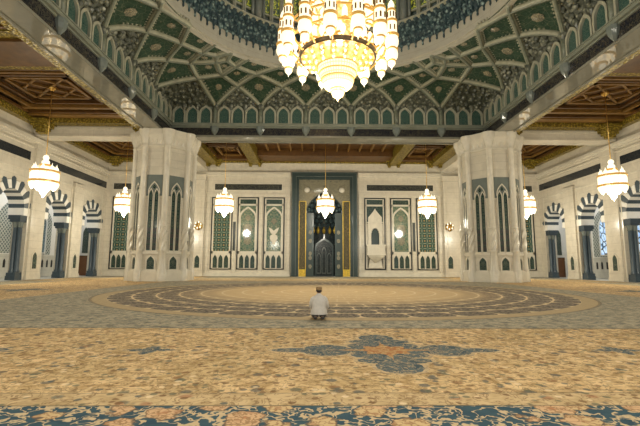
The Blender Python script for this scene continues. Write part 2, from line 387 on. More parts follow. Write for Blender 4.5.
# ------------------------------------------------------------------ side walls with striped arches, columns, aisles
OPEN = [(12.2, 17.0), (19.5, 24.3), (26.8, 31.6)]
ZC, RO, RI, TH = 7.25, 2.62, 1.72, 1.5
for sg, side in ((-1, 'left'), (1, 'right')):
    # local frame: x along wall = +Y on the left, y = depth into the wall (0 at face)
    rz = PI/2 if sg < 0 else -PI/2
    flip = 1 if sg < 0 else -1          # local x = flip * Y
    loc = (sg*HW, 0, 0)
    def bx(m, Y0, Y1, d0, d1, z0, z1):
        a, b = sorted((flip*Y0, flip*Y1)); m.box(a, b, d0, d1, z0, z1)
    w = MB()
    bx(w, -26.5, OPEN[0][0], 0, TH, 0, 17.4)
    for i, (a, b) in enumerate(OPEN):
        nxt = OPEN[i+1][0] if i < 2 else 33.8
        bx(w, b, nxt, 0, TH, 0, 6.55)
        c = (a+b)/2; pts = []
        n = 20
        arc = [(c - RO, 6.55)] + [(c - RO*math.cos(PI*k/n), ZC + RO*math.sin(PI*k/n)) for k in range(n+1)] + [(c + RO, 6.55)]
        lo = a - .2 if i == 0 else (OPEN[i-1][1] + a)/2
        hi = (b + nxt)/2 if i < 2 else 33.8
        if i == 0: lo = 12.2
        arc = [(max(lo, p[0]), p[1]) for p in arc]
        poly = [(lo, 6.55)] + arc + [(hi, 6.55), (hi, 17.4), (lo, 17.4)]
        # split as strips
        for k in range(len(arc)-1):
            (p, q), (r_, t_) = arc[k], arc[k+1]
            if r_ - p > 1e-6:
                w.prism([(flip*p, q), (flip*r_, t_), (flip*r_, 17.4), (flip*p, 17.4)], 0, TH)
        if arc[0][0] - lo > 1e-6: w.prism([(flip*lo, 6.55), (flip*arc[0][0], 6.55), (flip*arc[0][0], 17.4), (flip*lo, 17.4)], 0, TH)
        if hi - arc[-1][0] > 1e-6: w.prism([(flip*arc[-1][0], 6.55), (flip*hi, 6.55), (flip*hi, 17.4), (flip*arc[-1][0], 17.4)], 0, TH)
    wo = struct(w.build('wall_'+side, MT['cream'], None, loc, rz), 'cream marble %s side wall with striped arches' % side)
    # pilasters, mouldings, inscription band on the wall
    for (a, b) in ((9.9, 12.0), (17.25, 19.3), (24.55, 26.6)):
        m = MB(); zt = 14.2 if 17 < a < 18 else 11.5
        bx(m, a, b, -.22, 0, 0, zt); bx(m, a-.08, b+.08, -.3, 0, 0, .45); bx(m, a+.25, b-.25, -.25, -.2, 3.3, 3.42)
        bx(m, a-.1, b+.1, -.32, 0, zt-.5, zt)
        m.build('pilaster', MT['cream'], wo)
    m = MB(); bx(m, -26, 32.7, -.28, 0, 14.2, 14.42); bx(m, -26, 32.7, -.42, 0, 14.42, 14.75); bx(m, -26, 32.7, -.18, 0, 13.75, 13.85)
    m.build('cornice', MT['cream_plain'], wo)
    for i, (a, b) in enumerate(((-26, 16.6), (19.6, 32.4))):
        m = MB(); bx(m, a, b, -.03, .02, 12.3, 13.2); m.build('inscription_band', MT['script_wall'], wo)
    for (a, b) in OPEN:
        m = MB(); x0, x1 = sorted((flip*(a-.05), flip*(b+.05))); 
        m.ring([(x0,0),(x0,11.2),(x1,11.2),(x1,0)], [(x0+.14,0),(x0+.14,11.06),(x1-.14,11.06),(x1-.14,0)], -.07, 0, closed=False)
        m.build('arch_moulding', MT['cream_plain'], wo)
    near = {0: 'nearest to the viewer', 1: 'middle one', 2: 'nearest the back corner'}
    for i, (a, b) in enumerate(OPEN):
        c = (a+b)/2
        root = empty('striped_arch', loc, rz)
        tag(root, 'dark blue and white striped arch in the %s wall, %s' % (side, near[i]), 'arch', 'striped arches of the side walls')
        N = 13
        for par, nm, mt in ((0, 'dark_stones', 'dark'), (1, 'white_stones', 'white')):
            m = MB()
            for k in range(N):
                if k % 2 != par: continue
                t0, t1 = PI*k/N, PI*(k+1)/N
                ro = RO + (.34 if par == 0 else -.05)
                P = lambda t, r: (flip*(c - r*math.cos(t)), ZC + r*math.sin(t))
                tm = (t0+t1)/2
                pts = [P(t0, RI), P(t0+.02, ro-.16 if par == 0 else ro), P(tm, ro), P(t1-.02, ro-.16 if par == 0 else ro), P(t1, RI), P(tm, RI)]
                m.prism(pts, -.05, TH+.05)
            if par == 1:
                for sgn in (-1, 1):
                    bx(m, *sorted((c+sgn*RI, c+sgn*(RO))), -.05, TH+.05, 6.5, ZC)
            m.build(nm, MT[mt], root)
        # column pair against the far jamb
        root = empty('column_pair', (sg*HW, b-.52, 0), rz)
        tag(root, 'twin dark blue marble columns on black plinth in %s wall arch, %s' % (side, near[i]), 'column', 'twin columns of the side arches')
        m = MB(); m.box(-.5, .5, .02, .98, 0, .42); m.box(-.45, .45, .06, .94, .42, .75); m.build('plinth', MT['dark'], root)
        for dy in (.27, .73):
            m = MB(); m.lathe([(.27,.75),(.29,.85),(.25,.95),(.215,1.05),(.21,3),(.195,5.2),(.21,5.25)], (0,dy,0), 14); sh = m.build('shaft', MT['dark'], root)
            m = MB(); m.lathe([(.21,5.25),(.25,5.3),(.22,5.36),(.30,5.75),(.32,5.8)], (0,dy,0), 8, False); m.build('capital', MT['slate'], root)
        m = MB(); m.box(-.44, .44, .04, 1.06, 5.8, 6.05); m.box(-.5, .5, .0, 1.2, 6.05, 6.49); m.build('impost', MT['dark_matt'], root)
    # niches in the pilasters
    for i, Yc in enumerate((18.28, 25.58)):
        root = empty('wall_niche', (sg*(HW-.22), Yc, 1.0), rz)
        tag(root, 'small dark arched niche low in %s wall pilaster %s' % (side, ('beside the middle striped arch', 'nearest the back corner')[i]), 'niche', 'small wall niches')
        o = pointed(.95, 1.35, 2.0, 8, 0, 0); inn = pointed(.7, 1.3, 1.85, 8, 0, .12)
        m = MB(); m.ring(o, inn, -.06, .0); m.build('surround', MT['cream_plain'], root)
        m = MB(); m.prism(inn, -.012, -.002); m.build('tile_back', MT['tile_dark'], root)
    # aisle behind
    m = MB(); m.box(min(sg*37, sg*38), max(sg*37, sg*38), 4, 37, 0, 12)
    ow = struct(m.build('wall_aisle_'+side, MT['white']), 'white outer aisle wall behind the %s arches' % side)
    m = MB(); m.box(min(sg*32.5, sg*38), max(sg*32.5, sg*38), 35, 36, 0, 12)
    struct(m.build('wall_aisle_end_'+side, MT['white']), 'white end wall of the %s aisle' % side)
    m = MB(); m.box(min(sg*32.5, sg*38), max(sg*32.5, sg*38), 4, 36, 11.5, 12)
    struct(m.build('ceiling_aisle_'+side, MT['white']))
    # dado with slots
    m = MB(); x0, x1 = sorted((sg*36.7, sg*37.0)); m.box(x0, x1, 6, 34.5, 0, 2.6); m.box(x0-.05, x1+.05, 6, 34.5, 2.6, 2.75)
    struct(m.build('trim_dado_'+side, MT['dado']), 'pale stone dado with slots along the %s aisle' % side)
    dd = bpy.data.objects['trim_dado_'+side]
    for k in range(20):
        Y = 14.5 + k*.95
        s0 = MB(); s0.prism(pointed(.34, 1.9, 2.2, 5, 0, 1.2), -.02, .0); s0.build('slot', MT['black'], dd, (sg*36.7, Y, 0), rz)
    # windows: lattice screens with one glazed light
    for k, Y in enumerate((18.0, 23.0, 28.5)):
        wn = empty('window_%d' % (k + (1 if sg < 0 else 4)), (sg*37.0, Y, 0), rz); struct(wn, 'arched aisle window with pierced screen, %s side' % side)
        o = pointed(4.0, 7.0, 9.2, 10, 0, 2.85)
        m = MB(); m.prism(o, -.06, -.01); m.build('lattice', MT['lattice'], wn)
        o2 = pointed(1.7, 6.8, 8.2, 10, .2 if sg > 0 else 0, 2.95); 
        if sg > 0 or k == 2:
            i2 = pointed(1.4, 6.7, 7.95, 10, .2 if sg > 0 else 0, 3.1)
            m = MB(); m.ring(o2, i2, -.2, -.05); m.build('frame', MT['white'], wn)
            m = MB(); m.prism(i2, -.1, -.07); m.build('pane', MT['day_glass'] if sg > 0 else MT['dull_glass'], wn)
    dr = empty('door_%d' % (1 if sg < 0 else 2), (sg*34.6, 35.0, 0)); struct(dr, 'brown wooden door at the end of the %s aisle' % side)
    MB().box(-.75, .75, -.08, -.02, 0, 2.7).build('leaf', MT['doorwood'], dr)
    m = MB(); m.ring([(-.9,0),(-.9,2.85),(.9,2.85),(.9,0)], [(-.75,0),(-.75,2.7),(.75,2.7),(.75,0)], -.12, -.02, closed=False); m.build('frame', MT['wood'], dr)
    MB().prism(pointed(1.1, 6.0, 7.2, 8, 0, 3.2), -.08, -.02).build('fanlight', MT['tile_dark'], dr)

# ------------------------------------------------------------------ back wall
m = MB()
for a, b in ((-HW-1.5, -4.4), (4.4, HW+1.5)): m.box(a, b, HL, HL+1.0, 0, 17.4)
m.box(-4.4, 4.4, HL, HL+1.0, 14.6, 17.4)
wb = struct(m.build('wall_back', MT['cream']), 'cream marble back wall holding the prayer niche')
for sg in (-1, 1):
    a, b = sorted((sg*17.0, sg*19.6))
    m = MB(); m.box(a, b, HL-.5, HL, 0, 14.4); m.box(a-.1, b+.1, HL-.62, HL, 0, .5); m.box(a-.1, b+.1, HL-.62, HL, 13.6, 14.4)
    m.frame(a+.4, b-.4, 3.2, 12.6, .08, HL-.56, HL-.5); m.build('pilaster', MT['cream'], wb)
    a, b = sorted((sg*4.85, sg*16.95))
    m = MB(); m.box(a, b, HL-.2, HL, 14.15, 14.4); m.box(a, b, HL-.34, HL, 14.4, 14.8); m.build('cornice', MT['cream_plain'], wb)
    m = MB(); m.box(a, b, HL-.18, HL, 0, .55); m.build('plinth', MT['cream_plain'], wb)
    a, b = sorted((sg*19.7, sg*30.9))
    m = MB(); m.box(a, b, HL-.34, HL, 14.3, 14.8); m.build('cornice', MT['cream_plain'], wb)
    # raised cream uprights between panels
    for X in (5.15, 9.05, 12.75, 16.55):
        m = MB(); m.box(sg*X-.22, sg*X+.22, HL-.135, HL, .55, 11.34); m.build('upright', MT['cream'], wb)
    m = MB(); a, b = sorted((sg*4.95, sg*16.8)); m.box(a, b, HL-.14, HL, 11.35, 11.75); m.build('head_moulding', MT['cream'], wb)

def pos(sg): return 'left' if sg < 0 else 'right'
def calligraphy(X, w, label):
    r = empty('calligraphy_panel', (X, HL, 12.25)); tag(r, label, 'inscription', 'inscription panels over the tile panels')
    m = MB(); m.frame(-w/2-.14, w/2+.14, -.14, 1.0, .14, -.08, 0); m.build('frame', MT['cream_plain'], r)
    m = MB(); m.box(-w/2, w/2, -.04, 0, 0, .86); m.build('lettering', MT['script_panel'], r)
calligraphy(-10.9, 9.6, 'long dark blue inscription panel on back wall left of the prayer niche')
calligraphy(10.9, 9.6, 'long dark blue inscription panel on back wall right of the prayer niche')
calligraphy(-25.6, 9.0, 'dark inscription panel in far left corner bay behind the left pier')
calligraphy(25.6, 9.0, 'dark inscription panel in far right corner bay behind the right pier')

def niche_small(m_s, m_t, cx, z0=1.15, w=.6, h=1.85):
    o = pointed(w+.14, z0+h*.68, z0+h+.1, 7, cx, z0-.08); i = pointed(w, z0+h*.66, z0+h, 7, cx, z0)
    m_s.ring(o, i, -.14, -.02); return i
def mosaic_panel(X, label, kind, w=3.0):
    r = empty('mosaic_panel', (X, HL, 0)); tag(r, label, 'tile panel', 'tall tile panels of the back wall')
    m = MB(); m.frame(-w/2, w/2, .95, 11.2, .17, -.1, 0); m.build('dark_border', MT['black'], r)
    m = MB(); h = w/2-.17
    m.frame(-h, h, 1.05, 11.1, .2, -.07, 0); m.box(-h, h, -.07, 0, 10.0, 10.2); m.box(-h, h, -.07, 0, 3.15, 3.5); m.box(-h, h, -.05, -.001, 1.05, 3.3)
    if kind != 'star':
        ho = h-.15; arch = pointed(2*ho-.35, 8.3, 9.6, 10)
        outer = [(-ho, 8.3)] + [(-ho if x < 0 else ho, 0) for x, z in ()]
        top = [(x*1.0, z) for x, z in arch]
        out = [(x*(ho/(ho-.175)), z+.26) for x, z in arch]
        m.ring(out, top, -.16, -.02, closed=False)
        m.box(-ho, -ho+.17, -.13, -.02, 3.5, 8.4); m.box(ho-.17, ho, -.13, -.02, 3.5, 8.4)
    m.build('cream_frame', MT['cream_plain'], r)
    m = MB(); m.box(-h+.2, h-.2, -.03, -.001, 10.25, 10.95); m.build('top_tile', MT['tile_dark'], r)
    m = MB(); m.box(-h+.2, h-.2, -.03, -.001, 3.5, 9.98); m.build('tile_field', MT['tile_star' if kind == 'star' else 'tile_flower'], r)
    if kind == 'medallion':
        for z, s_ in ((6.6, .62), (5.0, .5), (8.2, .35)):
            m = MB(); m.prism([(math.cos(2*PI*i/16)*s_*(1+.14*(i % 2)), z+math.sin(2*PI*i/16)*s_*1.15*(1+.14*(i % 2))) for i in range(16)], -.05, -.03)
            m.build('medallion', MT['tile_spandrel'], r)
    if kind == 'vase':
        m = MB(); m.prism([(-.25,4.5),(.25,4.5),(.2,4.75),(.55,5.3),(.5,5.7),(.2,5.9),(.5,6.2),(.75,6.9),(.35,6.7),(0,6.4),(-.35,6.7),(-.75,6.9),(-.5,6.2),(-.2,5.9),(-.5,5.7),(-.55,5.3),(-.2,4.75)], -.05, -.03)
        m.build('vase', MT['cream_plain'], r)
        m = MB(); m.prism([(0,7.2),(.5,7.75),(0,8.35),(-.5,7.75)], -.05, -.03); m.build('medallion', MT['tile_spandrel'], r)
    ms = MB(); mt_ = []
    for cx in (-.78, 0, .78): mt_.append(niche_small(ms, None, cx*(w/3.0)))
    ms.build('niche_surround', MT['cream_plain'], r)
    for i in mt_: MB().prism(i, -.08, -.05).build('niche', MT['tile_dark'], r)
mosaic_panel(-14.56, 'tall star lattice tile panel left of the prayer niche, farthest of the three', 'star')
mosaic_panel(-10.87, 'tall arched tile panel with diamond medallions, middle of three left of the prayer niche', 'medallion')
mosaic_panel(-7.17, 'tall arched tile panel with a pale vase, just left of the prayer niche', 'vase')
mosaic_panel(10.93, 'tall arched tile panel with diamond medallions, just right of the small pulpit balcony', 'medallion')
mosaic_panel(14.65, 'tall star lattice tile panel right of the prayer niche, nearest the right pier', 'star')
mosaic_panel(-28.75, 'tall green tile panel in the far left corner behind the left pier', 'star', 2.7)
mosaic_panel(28.75, 'tall green tile panel in the far right corner behind the right pier', 'star', 2.7)
for sg in (-1, 1):
    r = empty('wall_grille', (sg*12.74, HL-.14, 3.6)); tag(r, 'narrow tall dark slot grille between the two %s tile panels' % ('left' if sg < 0 else 'rightmost'), 'grille', 'slot grilles')
    MB().box(-.13, .13, -.04, 0, 0, 4.0).build('mesh', MT['black'], r); m = MB(); m.frame(-.19, .19, -.06, 4.06, .06, -.07, 0); m.build('frame', MT['slate'], r)
    r = empty('wall_niche', (sg*17.72, HL-.5, 1.05)); tag(r, 'small arched tile niche low on the back wall pilaster, %s of the prayer niche' % pos(sg), 'niche', 'small wall niches')
    o = pointed(.95, 1.35, 2.05, 8, 0, 0); inn = pointed(.7, 1.3, 1.88, 8, 0, .12)
    m = MB(); m.ring(o, inn, -.08, .0); m.build('surround', MT['cream_plain'], r); MB().prism(inn, -.02, -.003).build('tile_back', MT['tile_dark'], r)
    # sconce
    r = empty('wall_sconce', (sg*17.7, HL-.5, 7.0)); tag(r, 'round gilded wall lamp on the pilaster %s of the tile panels' % pos(sg), 'wall lamp', 'gilded wall lamps')
    m = MB(); m.lathe([(.0,-.08),(.5,-.06),(.55,0),(.62,.04),(.0,.05)], (0,0,0), 16)
    bp = m.build('back_plate', MT['gold'], r); bp.rotation_euler = (PI/2, 0, 0)
    for k in range(6):
        a = 2*PI*k/6 + .3
        m = MB(); m.tube([(0,-.05,0),(.25*math.cos(a),-.3,.25*math.sin(a)-.05),(.42*math.cos(a),-.35,.42*math.sin(a))], .025, 6); m.build('arm', MT['gold'], r)
        m = MB(); m.ell((.42*math.cos(a), -.35, .42*math.sin(a)+.1), .09, .09, .14, 8, 6); m.build('bulb', MT['crystal_small'], r)

# pulpit balcony panel (right of the prayer niche)
r = empty('pulpit_balcony', (7.2, HL, 0)); tag(r, 'small carved stone pulpit balcony on the wall right of the prayer niche', 'balcony')
w = 3.0; h = 1.33
m = MB(); m.frame(-w/2, w/2, .95, 11.2, .17, -.1, 0); m.build('dark_border', MT['black'], r)
m = MB(); m.frame(-h, h, 1.05, 11.1, .16, -.07, 0); m.box(-h, h, -.07, 0, 10.0, 10.2); m.build('cream_frame', MT['cream_plain'], r)
MB().box(-h+.2, h-.2, -.03, -.001, 10.25, 10.95).build('top_tile', MT['tile_dark'], r)
MB().box(-h+.1, h-.1, -.03, -.001, 7.5, 9.98).build('spandrel_tile', MT['tile_dark'], r)
m = MB()
po = [(-1.0,1.2),(-1.0,8.3),(-.85,8.6),(-.7,8.75),(-.35,9.1),(0,9.65),(.35,9.1),(.7,8.75),(.85,8.6),(1.0,8.3),(1.0,1.2)]
def scallop(w_, zs, za, z0, n=9, amp=.14):
    pts = [(-w_/2, z0), (-w_/2, zs)]
    K = n*4
    for i in range(1, K):
        a = PI - PI*i/K; rr = 1 - amp*(1-abs(math.sin(n*PI*i/K)))
        pts.append((w_/2*math.cos(a)*rr, zs + (za-zs)*math.sin(a)*rr))
    return pts + [(w_/2, zs), (w_/2, z0)]
ho = scallop(1.15, 5.9, 6.9, 4.3)
N = len(ho)
# outer polyline matched to the hole's count
oo = []
for i in range(N):
    t = i/(N-1); 
    if t < .06: oo.append((-1.0, 1.2 if i == 0 else 4.3))
    elif t > .94: oo.append((1.0, 1.2 if i == N-1 else 4.3))
    else:
        q = (t-.06)/.88; x = -1.0 + 2.0*q; zz = 9.65 - 1.3*abs(x)**.8; oo.append((x, zz))
m.ring(oo, ho, -.35, -.03, closed=False); m.box(-1.0, 1.0, -.35, -.03, 1.2, 4.3); m.box(-1.15, 1.15, -.42, -.03, 7.55, 7.7)
m.build('arched_backing', MT['cream_plain'], r)
MB().prism(scallop(1.15, 5.9, 6.9, 4.3), -.06, -.035).build('doorway', MT['mihrab'], r)
m = MB(); m.box(-1.25, 1.25, -1.25, -.35, 3.1, 4.25); m.box(-1.35, 1.35, -1.35, -.35, 4.25, 4.45); m.box(-1.32, 1.32, -1.32, -.35, 3.0, 3.15)
for k in range(5): m.frame(-1.15+.47*k, -.76+.47*k, 3.3, 4.1, .06, -1.29, -1.25)
m.build('parapet', MT['cream_plain'], r)
m = MB(); pr = [(1.2, 3.0, 1.2), (1.0, 2.7, 1.0), (.55, 2.3, .6), (.12, 1.95, .12)]
vs = []
for hx, z, dy in pr: vs += [(-hx, -.35, z), (hx, -.35, z), (hx, -.35-dy*.8, z), (-hx, -.35-dy*.8, z)]
fs = [(j*4+i, j*4+(i+1) % 4, j*4+4+(i+1) % 4, j*4+4+i) for j in range(3) for i in range(4)]
m.add(vs, fs + [(12,13,14,15)]); m.build('corbel', MT['cream_plain'], r)

# ------------------------------------------------------------------ mihrab
r = empty('prayer_niche', (0, HL, 0)); tag(r, 'tall dark green tiled prayer niche with gold strips in the middle of the back wall', 'prayer niche')
def uframe(m, xo, zo, w_, y0, y1):
    m.ring([(-xo,0),(-xo,zo),(xo,zo),(xo,0)], [(-xo+w_,0),(-xo+w_,zo-w_),(xo-w_,zo-w_),(xo-w_,0)], y0, y1, closed=False)
m = MB(); uframe(m, 4.7, 14.87, .62, -.45, .25); uframe(m, 4.05, 14.2, .1, -.36, .25); m.build('outer_frame', MT['mihrab'], r)
m = MB(); uframe(m, 4.1, 14.28, .07, -.42, .2); uframe(m, 4.62, 14.8, .05, -.48, -.4); m.build('pale_fillet', MT['slate'], r)
m = MB(); uframe(m, 3.98, 14.15, .34, -.2, .3); m.build('inner_frame', MT['mihrab'], r)
for sg in (-1, 1):
    a, b = sorted((sg*2.62, sg*3.62))
    m = MB(); m.box(a, b, -.1, .2, 1.0, 10.6); m.build('gold_strip', MT['tile_gold'], r)
    m = MB(); m.frame(a-.02, b+.02, .85, 10.7, .09, -.16, -.05); m.box(a, b, -.15, 0, .0, 1.0); m.build('gold_base', MT['brass'], r)
# spandrel with big pointed arch
arch = pointed(5.1, 9.0, 12.1, 14, 0, 0, 2.0)
up = [p for p in arch if p[1] >= 8.9]
m = MB(); m.prism([(-3.66, 8.0), (-3.66, 13.95), (3.66, 13.95), (3.66, 8.0), (2.55, 8.0)] + up[::-1] + [(-2.55, 8.0)], -.06, .3); m.build('spandrel', MT['tile_spandrel'], r)
m = MB(); m.ring([(x*1.04, z+.12 if z > 9 else z) for x, z in arch], arch, -.14, .35, closed=False); m.build('arch_edge', MT['mihrab'], r)
for sg in (-1, 1):
    m = MB(); m.lathe([(.0,0),(.36,.02),(.4,.06),(.3,.1),(.0,.12)], (0,0,0), 16); q = m.build('boss', MT['cream_plain'], r, (sg*2.5, -.05, 12.3)); q.rotation_euler = (PI/2, 0, 0)
# recess (half-round, tiled) with half dome
m = MB(); m.lathe([(2.5,0),(2.5,9.0)], (0,.35,0), 20, True, 0, PI); 
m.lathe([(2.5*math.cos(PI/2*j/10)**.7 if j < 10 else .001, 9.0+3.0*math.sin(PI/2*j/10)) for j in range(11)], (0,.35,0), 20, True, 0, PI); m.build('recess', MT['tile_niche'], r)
m = MB()
for row in range(6):
    z = 7.4 + row*.72; rr = 2.36*math.cos(min(1.35, max(0, (z-9)/3.2))) ; k = 11 - row
    for i in range(k):
        a = PI*(i+.5)/k
        m.ell((rr*math.cos(a), .35+rr*math.sin(a), z), .26, .26, .34, 8, 5)
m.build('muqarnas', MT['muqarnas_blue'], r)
m = MB()
for i in range(7):
    a = PI*(.12+.76*i/6); rr = 2.2
    m.lathe([(.02,-.45),(.22,-.2),(.26,.1),(.1,.5),(.01,.75)], (rr*math.cos(a), .35+rr*math.sin(a), 6.6), 8)
m.build('reflection_pendants', MT['brass'], r)  # added pendants stand for the chandelier's amber reflection in the recess
# inner dark doorway niche
ar = pointed(2.7, 4.2, 5.5, 10, 0, 0); i2 = pointed(2.3, 4.0, 5.2, 10, 0, 0)
m = MB(); m.ring(ar, i2, 1.2, 1.9, closed=False); m.build('inner_arch', MT['mihrab'], r)
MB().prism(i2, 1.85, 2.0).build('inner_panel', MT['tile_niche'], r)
for cx, hh in ((-.75, 3.4), (0, 4.2), (.75, 3.4)):
    m = MB(); o = pointed(.62, hh-.6, hh, 7, cx, .4); i3 = pointed(.5, hh-.65, hh-.1, 7, cx, .5); m.ring(o, i3, 1.74, 1.86); m.build('lancet', MT['slate'], r)
for sg in (-1, 1):
    m = MB(); m.box(*sorted((sg*1.5, sg*2.64)), -.06, .5, 0, 9.0); 
    m.build('inner_pier', MT['mihrab'], r)
    m = MB()
    for z in (1.4, 2.6, 3.2, 5.0, 6.2): m.prism([(sg*2.0+.24*math.cos(2*PI*i/12), z+.3*math.sin(2*PI*i/12)) for i in range(12)], -.1, -.05)
    m.build('rosettes', MT['tile_spandrel'], r)

# ------------------------------------------------------------------ architrave, cornice, upper arcade
W, WO, S0 = 16.8, 18.5, 4.82
SPR = [-2.5*S0, -1.5*S0, -.5*S0, .5*S0, 1.5*S0, 2.5*S0]
for side, rz, ext in (('back', 0, (-WO, WO)), ('left', PI/2, (-24, W)), ('right', -PI/2, (-W, 24))):
    # local: x along, y outward from hall centre (0 = inner face)
    loc = {'back': (0, W, 0), 'left': (-W, 0, 0), 'right': (W, 0, 0)}[side]
    lo, hi = ext
    m = MB(); m.box(lo, hi, 0, WO-W, 15.0, 16.0); m.box(lo, hi, -.03, .02, 15.0, 15.12); m.box(lo, hi, WO-W-.14, WO-W+.03, 14.9, 15.0)
    tr = struct(m.build('trim_architrave_'+side, MT['soffit'], None, loc, rz), 'polished marble beam on the %s side of the dome square' % side)
    il, ih = (-W, W) if side == 'back' else ((lo, W) if side == 'left' else (-W, hi))
    MB().box(il, ih, -.05, .0, 15.22, 15.98).build('inscription_band', MT['script'], tr)
    m = MB(); m.box(il, ih, -.16, 0, 15.98, 16.1); m.box(il, ih, -.36, 0, 16.1, 16.34); m.box(il, ih, -.44, 0, 16.34, 16.42); m.box(lo, hi, 0, WO-W, 16.0, 16.4)
    m.build('cornice', MT['cornice'], tr)
    for x in SPR:
        if side == 'left' and x < -8: continue
        if side == 'right' and x > 8: continue
        m = MB(); pr = [(.42,16.1,.34),(.42,15.8,.34),(.30,15.5,.28),(.14,15.28,.16),(.04,15.12,.06)]
        vs = []
        for hx, z, d in pr: vs += [(x-hx, 0, z), (x-hx, -d*.7, z), (x-hx*.5, -d-.1, z), (x+hx*.5, -d-.1, z), (x+hx, -d*.7, z), (x+hx, 0, z)]
        fs = [(j*6+i, j*6+i+1, j*6+7+i, j*6+6+i) for j in range(4) for i in range(5)]
        m.add(vs, fs + [(0,5,4,3,2,1), tuple(24+i for i in range(6))]); m.build('bracket', MT['slate'], tr)
    # upper arcade wall
    m = MB(); m.box(il, ih, .12, .6, 16.4, 20.6)
    ua = struct(m.build('wall_arcade_'+side, MT['stone_green'], None, loc, rz), 'blind arcade above the inscription band, %s side' % side)
    for b in range(-3, 4):
        if side == 'left' and b < -1: continue
        if side == 'right' and b > 1: continue
        cxs = [b*S0 + d for d in (-1.45, 0, 1.45)]
        if b == 3: cxs = [2.5*S0 + d for d in (1.0, 2.4, 3.8)]
        if b == -3: cxs = [-2.5*S0 - d for d in (1.0, 2.4, 3.8)]
        for cx in cxs:
            o = pointed(1.36, 17.5, 18.42, 9, cx, 16.42, 2.7); i = pointed(1.02, 17.4, 18.2, 9, cx, 16.46, 2.7)
            m = MB(); m.ring(o, i, -.22, .14); m.build('arch_frame', MT['arch_stone'], ua)
            MB().prism([(x-cx, z-16.4) for x, z in i], -.04, .1).build('tile_panel', MT['tile_blue'], ua, (cx, 0, 16.4))

# ------------------------------------------------------------------ net vault between square and ring
RR, ZB, ZR = 12.42, 18.4, 20.4
def springer(k):
    k %= 24; s_, j = divmod(k, 6)          # side, index
    x = SPR[j]
    return {0: (x, W), 1: (W, -x), 2: (-x, -W), 3: (-W, x)}[s_]
def base(u):
    k = math.floor(u); f = u - k; a = springer(k); b = springer(k+1)
    return (a[0]*(1-f)+b[0]*f, a[1]*(1-f)+b[1]*f)
def inward(u):                        # horizontal direction from the wall towards the ring, turning through the corners
    u %= 24; side, f = divmod(u + .5, 6)  # f: .5 first springer .. 5.5 last springer, corner at 0/6
    f -= 3.0                              # -3 .. 3, springers at +-2.5, corner at +-3
    q = abs(f)
    if q <= 1.5: t = 0
    elif q <= 2.5: t = 21*(q-1.5)**1.5
    else: t = 21 + 24*(q-2.5)/.5
    t = math.radians(t)*(1 if f > 0 else -1)
    nx, ny = [(0,-1), (-1,0), (0,1), (1,0)][int(side) % 4]
    c, s_ = math.cos(-t), math.sin(-t)
    return (nx*c - ny*s_, nx*s_ + ny*c)
def reach(u):                         # distance inward at which the ring is met
    b = base(u); n = inward(u); p = b[0]*n[0] + b[1]*n[1]; q = b[0]**2 + b[1]**2 - RR**2
    return -p - math.sqrt(max(0, p*p - q))
def zprof(d): return ZB + 2.05*(1 - math.exp(-max(0, d)/1.7))
def dist(w_):                         # how far in a rib has come after w_ bays along the wall
    if w_ < .5: return 2.1*max(0, 2*w_)**.95
    if w_ < 1: return 2.1 + 3.8*(w_-.5)
    if w_ < 1.5: return 4.0 + 2.8*(w_-1)
    return 5.4 + 3.2*(w_-1.5)
def surf(u, d, lift=0.0):
    b = base(u); n = inward(u)
    return Vector((b[0]+n[0]*d, b[1]+n[1]*d, zprof(d) - lift))
m = MB(); m.smooth = True
NF, NP = 16, 10
for k in range(24):
    vs = []
    for i in range(NF+1):
        f = min(i/NF, .99999); u = k + f; p0 = dist(min(f, 1-f)); p1 = reach(u) + .1
        for j in range(NP+1): vs.append(surf(u, p0 + (p1-p0)*(j/NP)))
    m.add(vs, [(i*(NP+1)+j, i*(NP+1)+j+1, (i+1)*(NP+1)+j+1, (i+1)*(NP+1)+j) for i in range(NF) for j in range(NP)])
cv = struct(m.build('ceiling_vault', MT['vault']), 'green tiled net vault carrying the dome ring')
def vis(k): 
    x, y = springer(k); return y > -9
for k in range(24):
    if not vis(k): continue
    for d in (1, -1):
        pts = []
        for i in range(70):
            w_ = .05*i; u = k + d*w_ - (1e-5 if d < 0 and i else 0); dd = dist(w_)
            if dd > reach(u) + .05: break
            pts.append(surf(u, dd, .05))
        mm = MB(); mm.tube(pts, .24, 6, True)
        for i in range(4, len(pts)-1):
            tdir = (pts[i+1]-pts[i-1]).normalized()
            sd = tdir.cross(Vector((-pts[i].x*.25, -pts[i].y*.25, -12)).normalized()).normalized()
            for q in (-1, 1): mm.ell(pts[i] + sd*q*.30 + Vector((0,0,.08)), .10, .10, .10, 5, 4)
        mm.build('rib', MT['rib'], cv)
        mm = MB(); mm.tube([p + Vector((0,0,-.15)) for p in pts], .15, 4, True); mm.build('rib_roll', MT['stone_green'], cv)
    # springer colonnette
    x, y = springer(k); q = Vector((x, y, 0)); nrm = Vector((-x if abs(x) > W-.01 else 0, -y if abs(y) > W-.01 else 0, 0)).normalized()
    q = q + nrm*.05
    mm = MB(); mm.tube([q + Vector((0,0,16.42)), q + Vector((0,0,18.5))], .26, 8); mm.build('colonnette', MT['stone_green'], cv)
